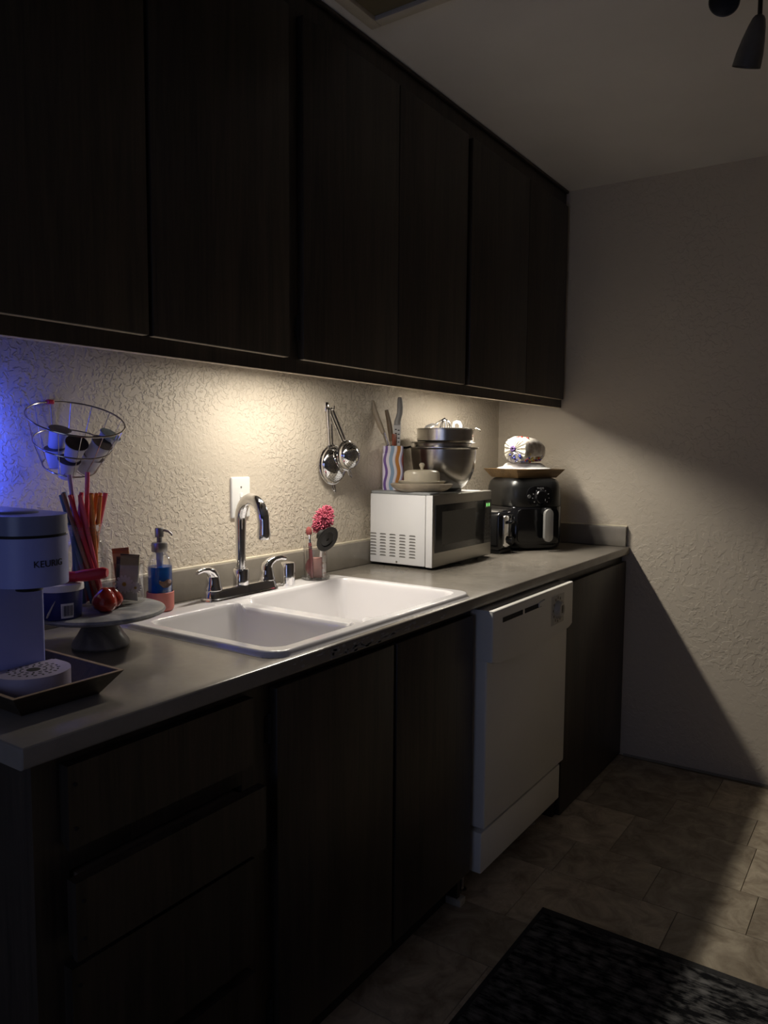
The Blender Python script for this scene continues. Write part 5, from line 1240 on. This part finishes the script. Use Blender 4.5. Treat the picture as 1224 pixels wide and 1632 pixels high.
# small printed strip at the right of the cup
m, nt, b = base_mat('printed_strip')
b.inputs['Roughness'].default_value = 0.4
tc = nt.nodes.new('ShaderNodeTexCoord'); n = nt.nodes.new('ShaderNodeTexNoise'); n.inputs['Scale'].default_value = 90; nt.links.new(tc.outputs['Object'], n.inputs['Vector'])
cr = nt.nodes.new('ShaderNodeValToRGB'); cr.color_ramp.elements[0].position = 0.36; cr.color_ramp.elements[0].color = (0.26, 0.14, 0.09, 1); cr.color_ramp.elements[1].position = 0.50; cr.color_ramp.elements[1].color = (0.50, 0.47, 0.43, 1)
nt.links.new(n.outputs['Fac'], cr.inputs[0]); nt.links.new(cr.outputs[0], b.inputs['Base Color'])
c = uc + rv*0.027 + vd*0.006; c.z = bzl
Mh = Matrix.Translation(c) @ Matrix.Rotation(math.atan2(rv.y, rv.x)+0.5, 4, 'Z')
mb = MB(c); mb.box(-0.006, 0.006, -0.002, 0.002, 0.0, 0.088, 0.0008, 1, Mh); o = mb.build('label_strip', m); o.location = c; tag(o, 'narrow pale printed packet at the right inside the brush cup', 'packet')

# ------------------------------------------------------------------ ceiling panel
M['frame_p'] = mat('panel_frame_paint', (0.55, 0.50, 0.42), 0.6, var=0.05); M['panel_d'] = mat('panel_tan', (0.15, 0.125, 0.075), 0.5, var=0.05, vs=6)
x0, x1, y0, y1 = -0.06, 1.165, -0.96, -0.357; org = ((x0+x1)/2, (y0+y1)/2, H)
t = thing('ceiling_panel', 'ceiling light panel with pale frame and unlit tan diffuser', 'ceiling light', org)
mb = MB(org); w = 0.032
mb.box(x0, x1, y0, y0+w, H-0.020, H-0.0003, 0.003); mb.box(x0, x1, y1-w, y1, H-0.020, H-0.0003, 0.003); mb.box(x0, x0+w, y0+w, y1-w, H-0.020, H-0.0003, 0.003); mb.box(x1-w, x1, y0+w, y1-w, H-0.020, H-0.0003, 0.003)
mb.build('frame', M['frame_p'], t); MB(org).box(x0+w, x1-w, y0+w, y1-w, H-0.008, H-0.0003).build('diffuser', M['panel_d'], t, smooth=False)
# ------------------------------------------------------------------ ceiling spot fixture
M['bronze'] = mat('dark_bronze', (0.030, 0.026, 0.022), 0.35, 0.6, var=0.1); M['shade_gl'] = mat('smoked_glass_shade', (0.10, 0.094, 0.088), 0.25, var=0.15, vs=20)
lc = Vector((1.47, -1.27, H))
t = thing('ceiling_spotlight', 'unlit dark multi-arm ceiling light near the right wall', 'ceiling light', lc)
MB(lc).lathe([(0, 0), (0.062, 0), (0.062, -0.012), (0.052, -0.022), (0.012, -0.026), (0, -0.026)], lc, 36).build('canopy', M['bronze'], t)
def arm(end, name='arm'):
    e = Vector(end); P = [lc+Vector((0, 0, -0.020)), lc+(e-lc)*0.35+Vector((0, 0, 0.004)), Vector((lc.x+(e.x-lc.x)*0.8, lc.y+(e.y-lc.y)*0.8, e.z+0.02)), e]
    MB(lc).tube(P, 0.006, 10).build(name, M['bronze'], t)
def shade(top, axis, L):
    Mx_ = axis_m(top, axis)
    s = MB(lc).lathe([(0.004, -0.004), (0.011, 0.0), (0.015, 0.006), (0.020, 0.022), (0.0265, 0.050), (0.0315, 0.080), (0.0335, L), (0.0315, L-0.001), (0.0295, 0.080), (0.0245, 0.050), (0.018, 0.022), (0, 0.010)], M=Mx_, n=32).build('lamp_shade', M['shade_gl'], t)
    MB(lc).lathe([(0, 0), (0.010, 0.0), (0.013, 0.02), (0.013, 0.05), (0.009, 0.06), (0, 0.063)], M=Mx_ @ Matrix.Translation((0, 0, 0.012)), n=18).build('bulb', M['white_gl'], s)
p1 = (1.541, -1.231, 2.362); arm((p1[0], p1[1], p1[2]+0.05)); MB(lc).tube([(p1[0], p1[1], p1[2]+0.055), p1], 0.0055, 10).build('stem', M['bronze'], t); shade(p1, (0.29, 0.31, -1), 0.108)
p2 = (1.400, -1.200, 2.392); arm((p2[0], p2[1], p2[2]+0.012)); shade(p2, (-0.55, 0.10, -0.75), 0.095)
p3 = (1.42, -1.36, 2.37); arm((p3[0], p3[1], p3[2]+0.03)); shade(p3, (-0.2, -0.4, -0.9), 0.10)

# ------------------------------------------------------------------ rug
m, nt, b = base_mat('charcoal_distressed_rug'); b.inputs['Roughness'].default_value = 0.95; b.inputs['Specular IOR Level'].default_value = 0.1
tc = nt.nodes.new('ShaderNodeTexCoord')
mp = nt.nodes.new('ShaderNodeMapping'); mp.inputs['Scale'].default_value = (26, 5, 1); nt.links.new(tc.outputs['Object'], mp.inputs[0])
n = nt.nodes.new('ShaderNodeTexNoise'); n.inputs['Scale'].default_value = 2.0; n.inputs['Detail'].default_value = 8; n.inputs['Roughness'].default_value = 0.75; nt.links.new(mp.outputs[0], n.inputs['Vector'])
v = nt.nodes.new('ShaderNodeTexVoronoi'); v.inputs['Scale'].default_value = 22; v.feature = 'DISTANCE_TO_EDGE'; nt.links.new(tc.outputs['Object'], v.inputs['Vector'])
ad = nt.nodes.new('ShaderNodeMath'); ad.operation = 'MULTIPLY_ADD'; ad.inputs[1].default_value = 0.35; nt.links.new(v.outputs['Distance'], ad.inputs[0]); nt.links.new(n.outputs['Fac'], ad.inputs[2])
cr = nt.nodes.new('ShaderNodeValToRGB'); el = cr.color_ramp.elements; el[0].position = 0.48; el[0].color = (0.006, 0.006, 0.007, 1); el[1].position = 0.70; el[1].color = (0.15, 0.145, 0.14, 1)
nt.links.new(ad.outputs[0], cr.inputs[0]); nt.links.new(cr.outputs[0], b.inputs['Base Color'])
bw = nt.nodes.new('ShaderNodeTexNoise'); bw.inputs['Scale'].default_value = 350; nt.links.new(tc.outputs['Object'], bw.inputs['Vector'])
bpn = nt.nodes.new('ShaderNodeBump'); bpn.inputs['Strength'].default_value = 0.6; bpn.inputs['Distance'].default_value = 0.002; nt.links.new(bw.outputs['Fac'], bpn.inputs['Height']); nt.links.new(bpn.outputs[0], b.inputs['Normal'])
org = (0.55, -1.17, 0); rx0, rx1, ry0, ry1 = -0.45, 1.449, -1.62, -0.777
t = thing('rug', 'charcoal distressed-pattern rug on the tan tile floor', 'rug', org)
MB(org).box(rx0, rx1-0.022, ry0, ry1-0.012, 0.0005, 0.009, 0.003).build('pile', m, t, smooth=False)
mb = MB(org); mb.box(rx1-0.0225, rx1, ry0, ry1, 0.0005, 0.0085, 0.002); mb.box(rx0, rx1-0.0225, ry1-0.0125, ry1, 0.0005, 0.0085, 0.002)
mb.build('border', mat('rug_binding', (0.022, 0.021, 0.021), 0.9, var=0.4, vs=160), t, smooth=False)
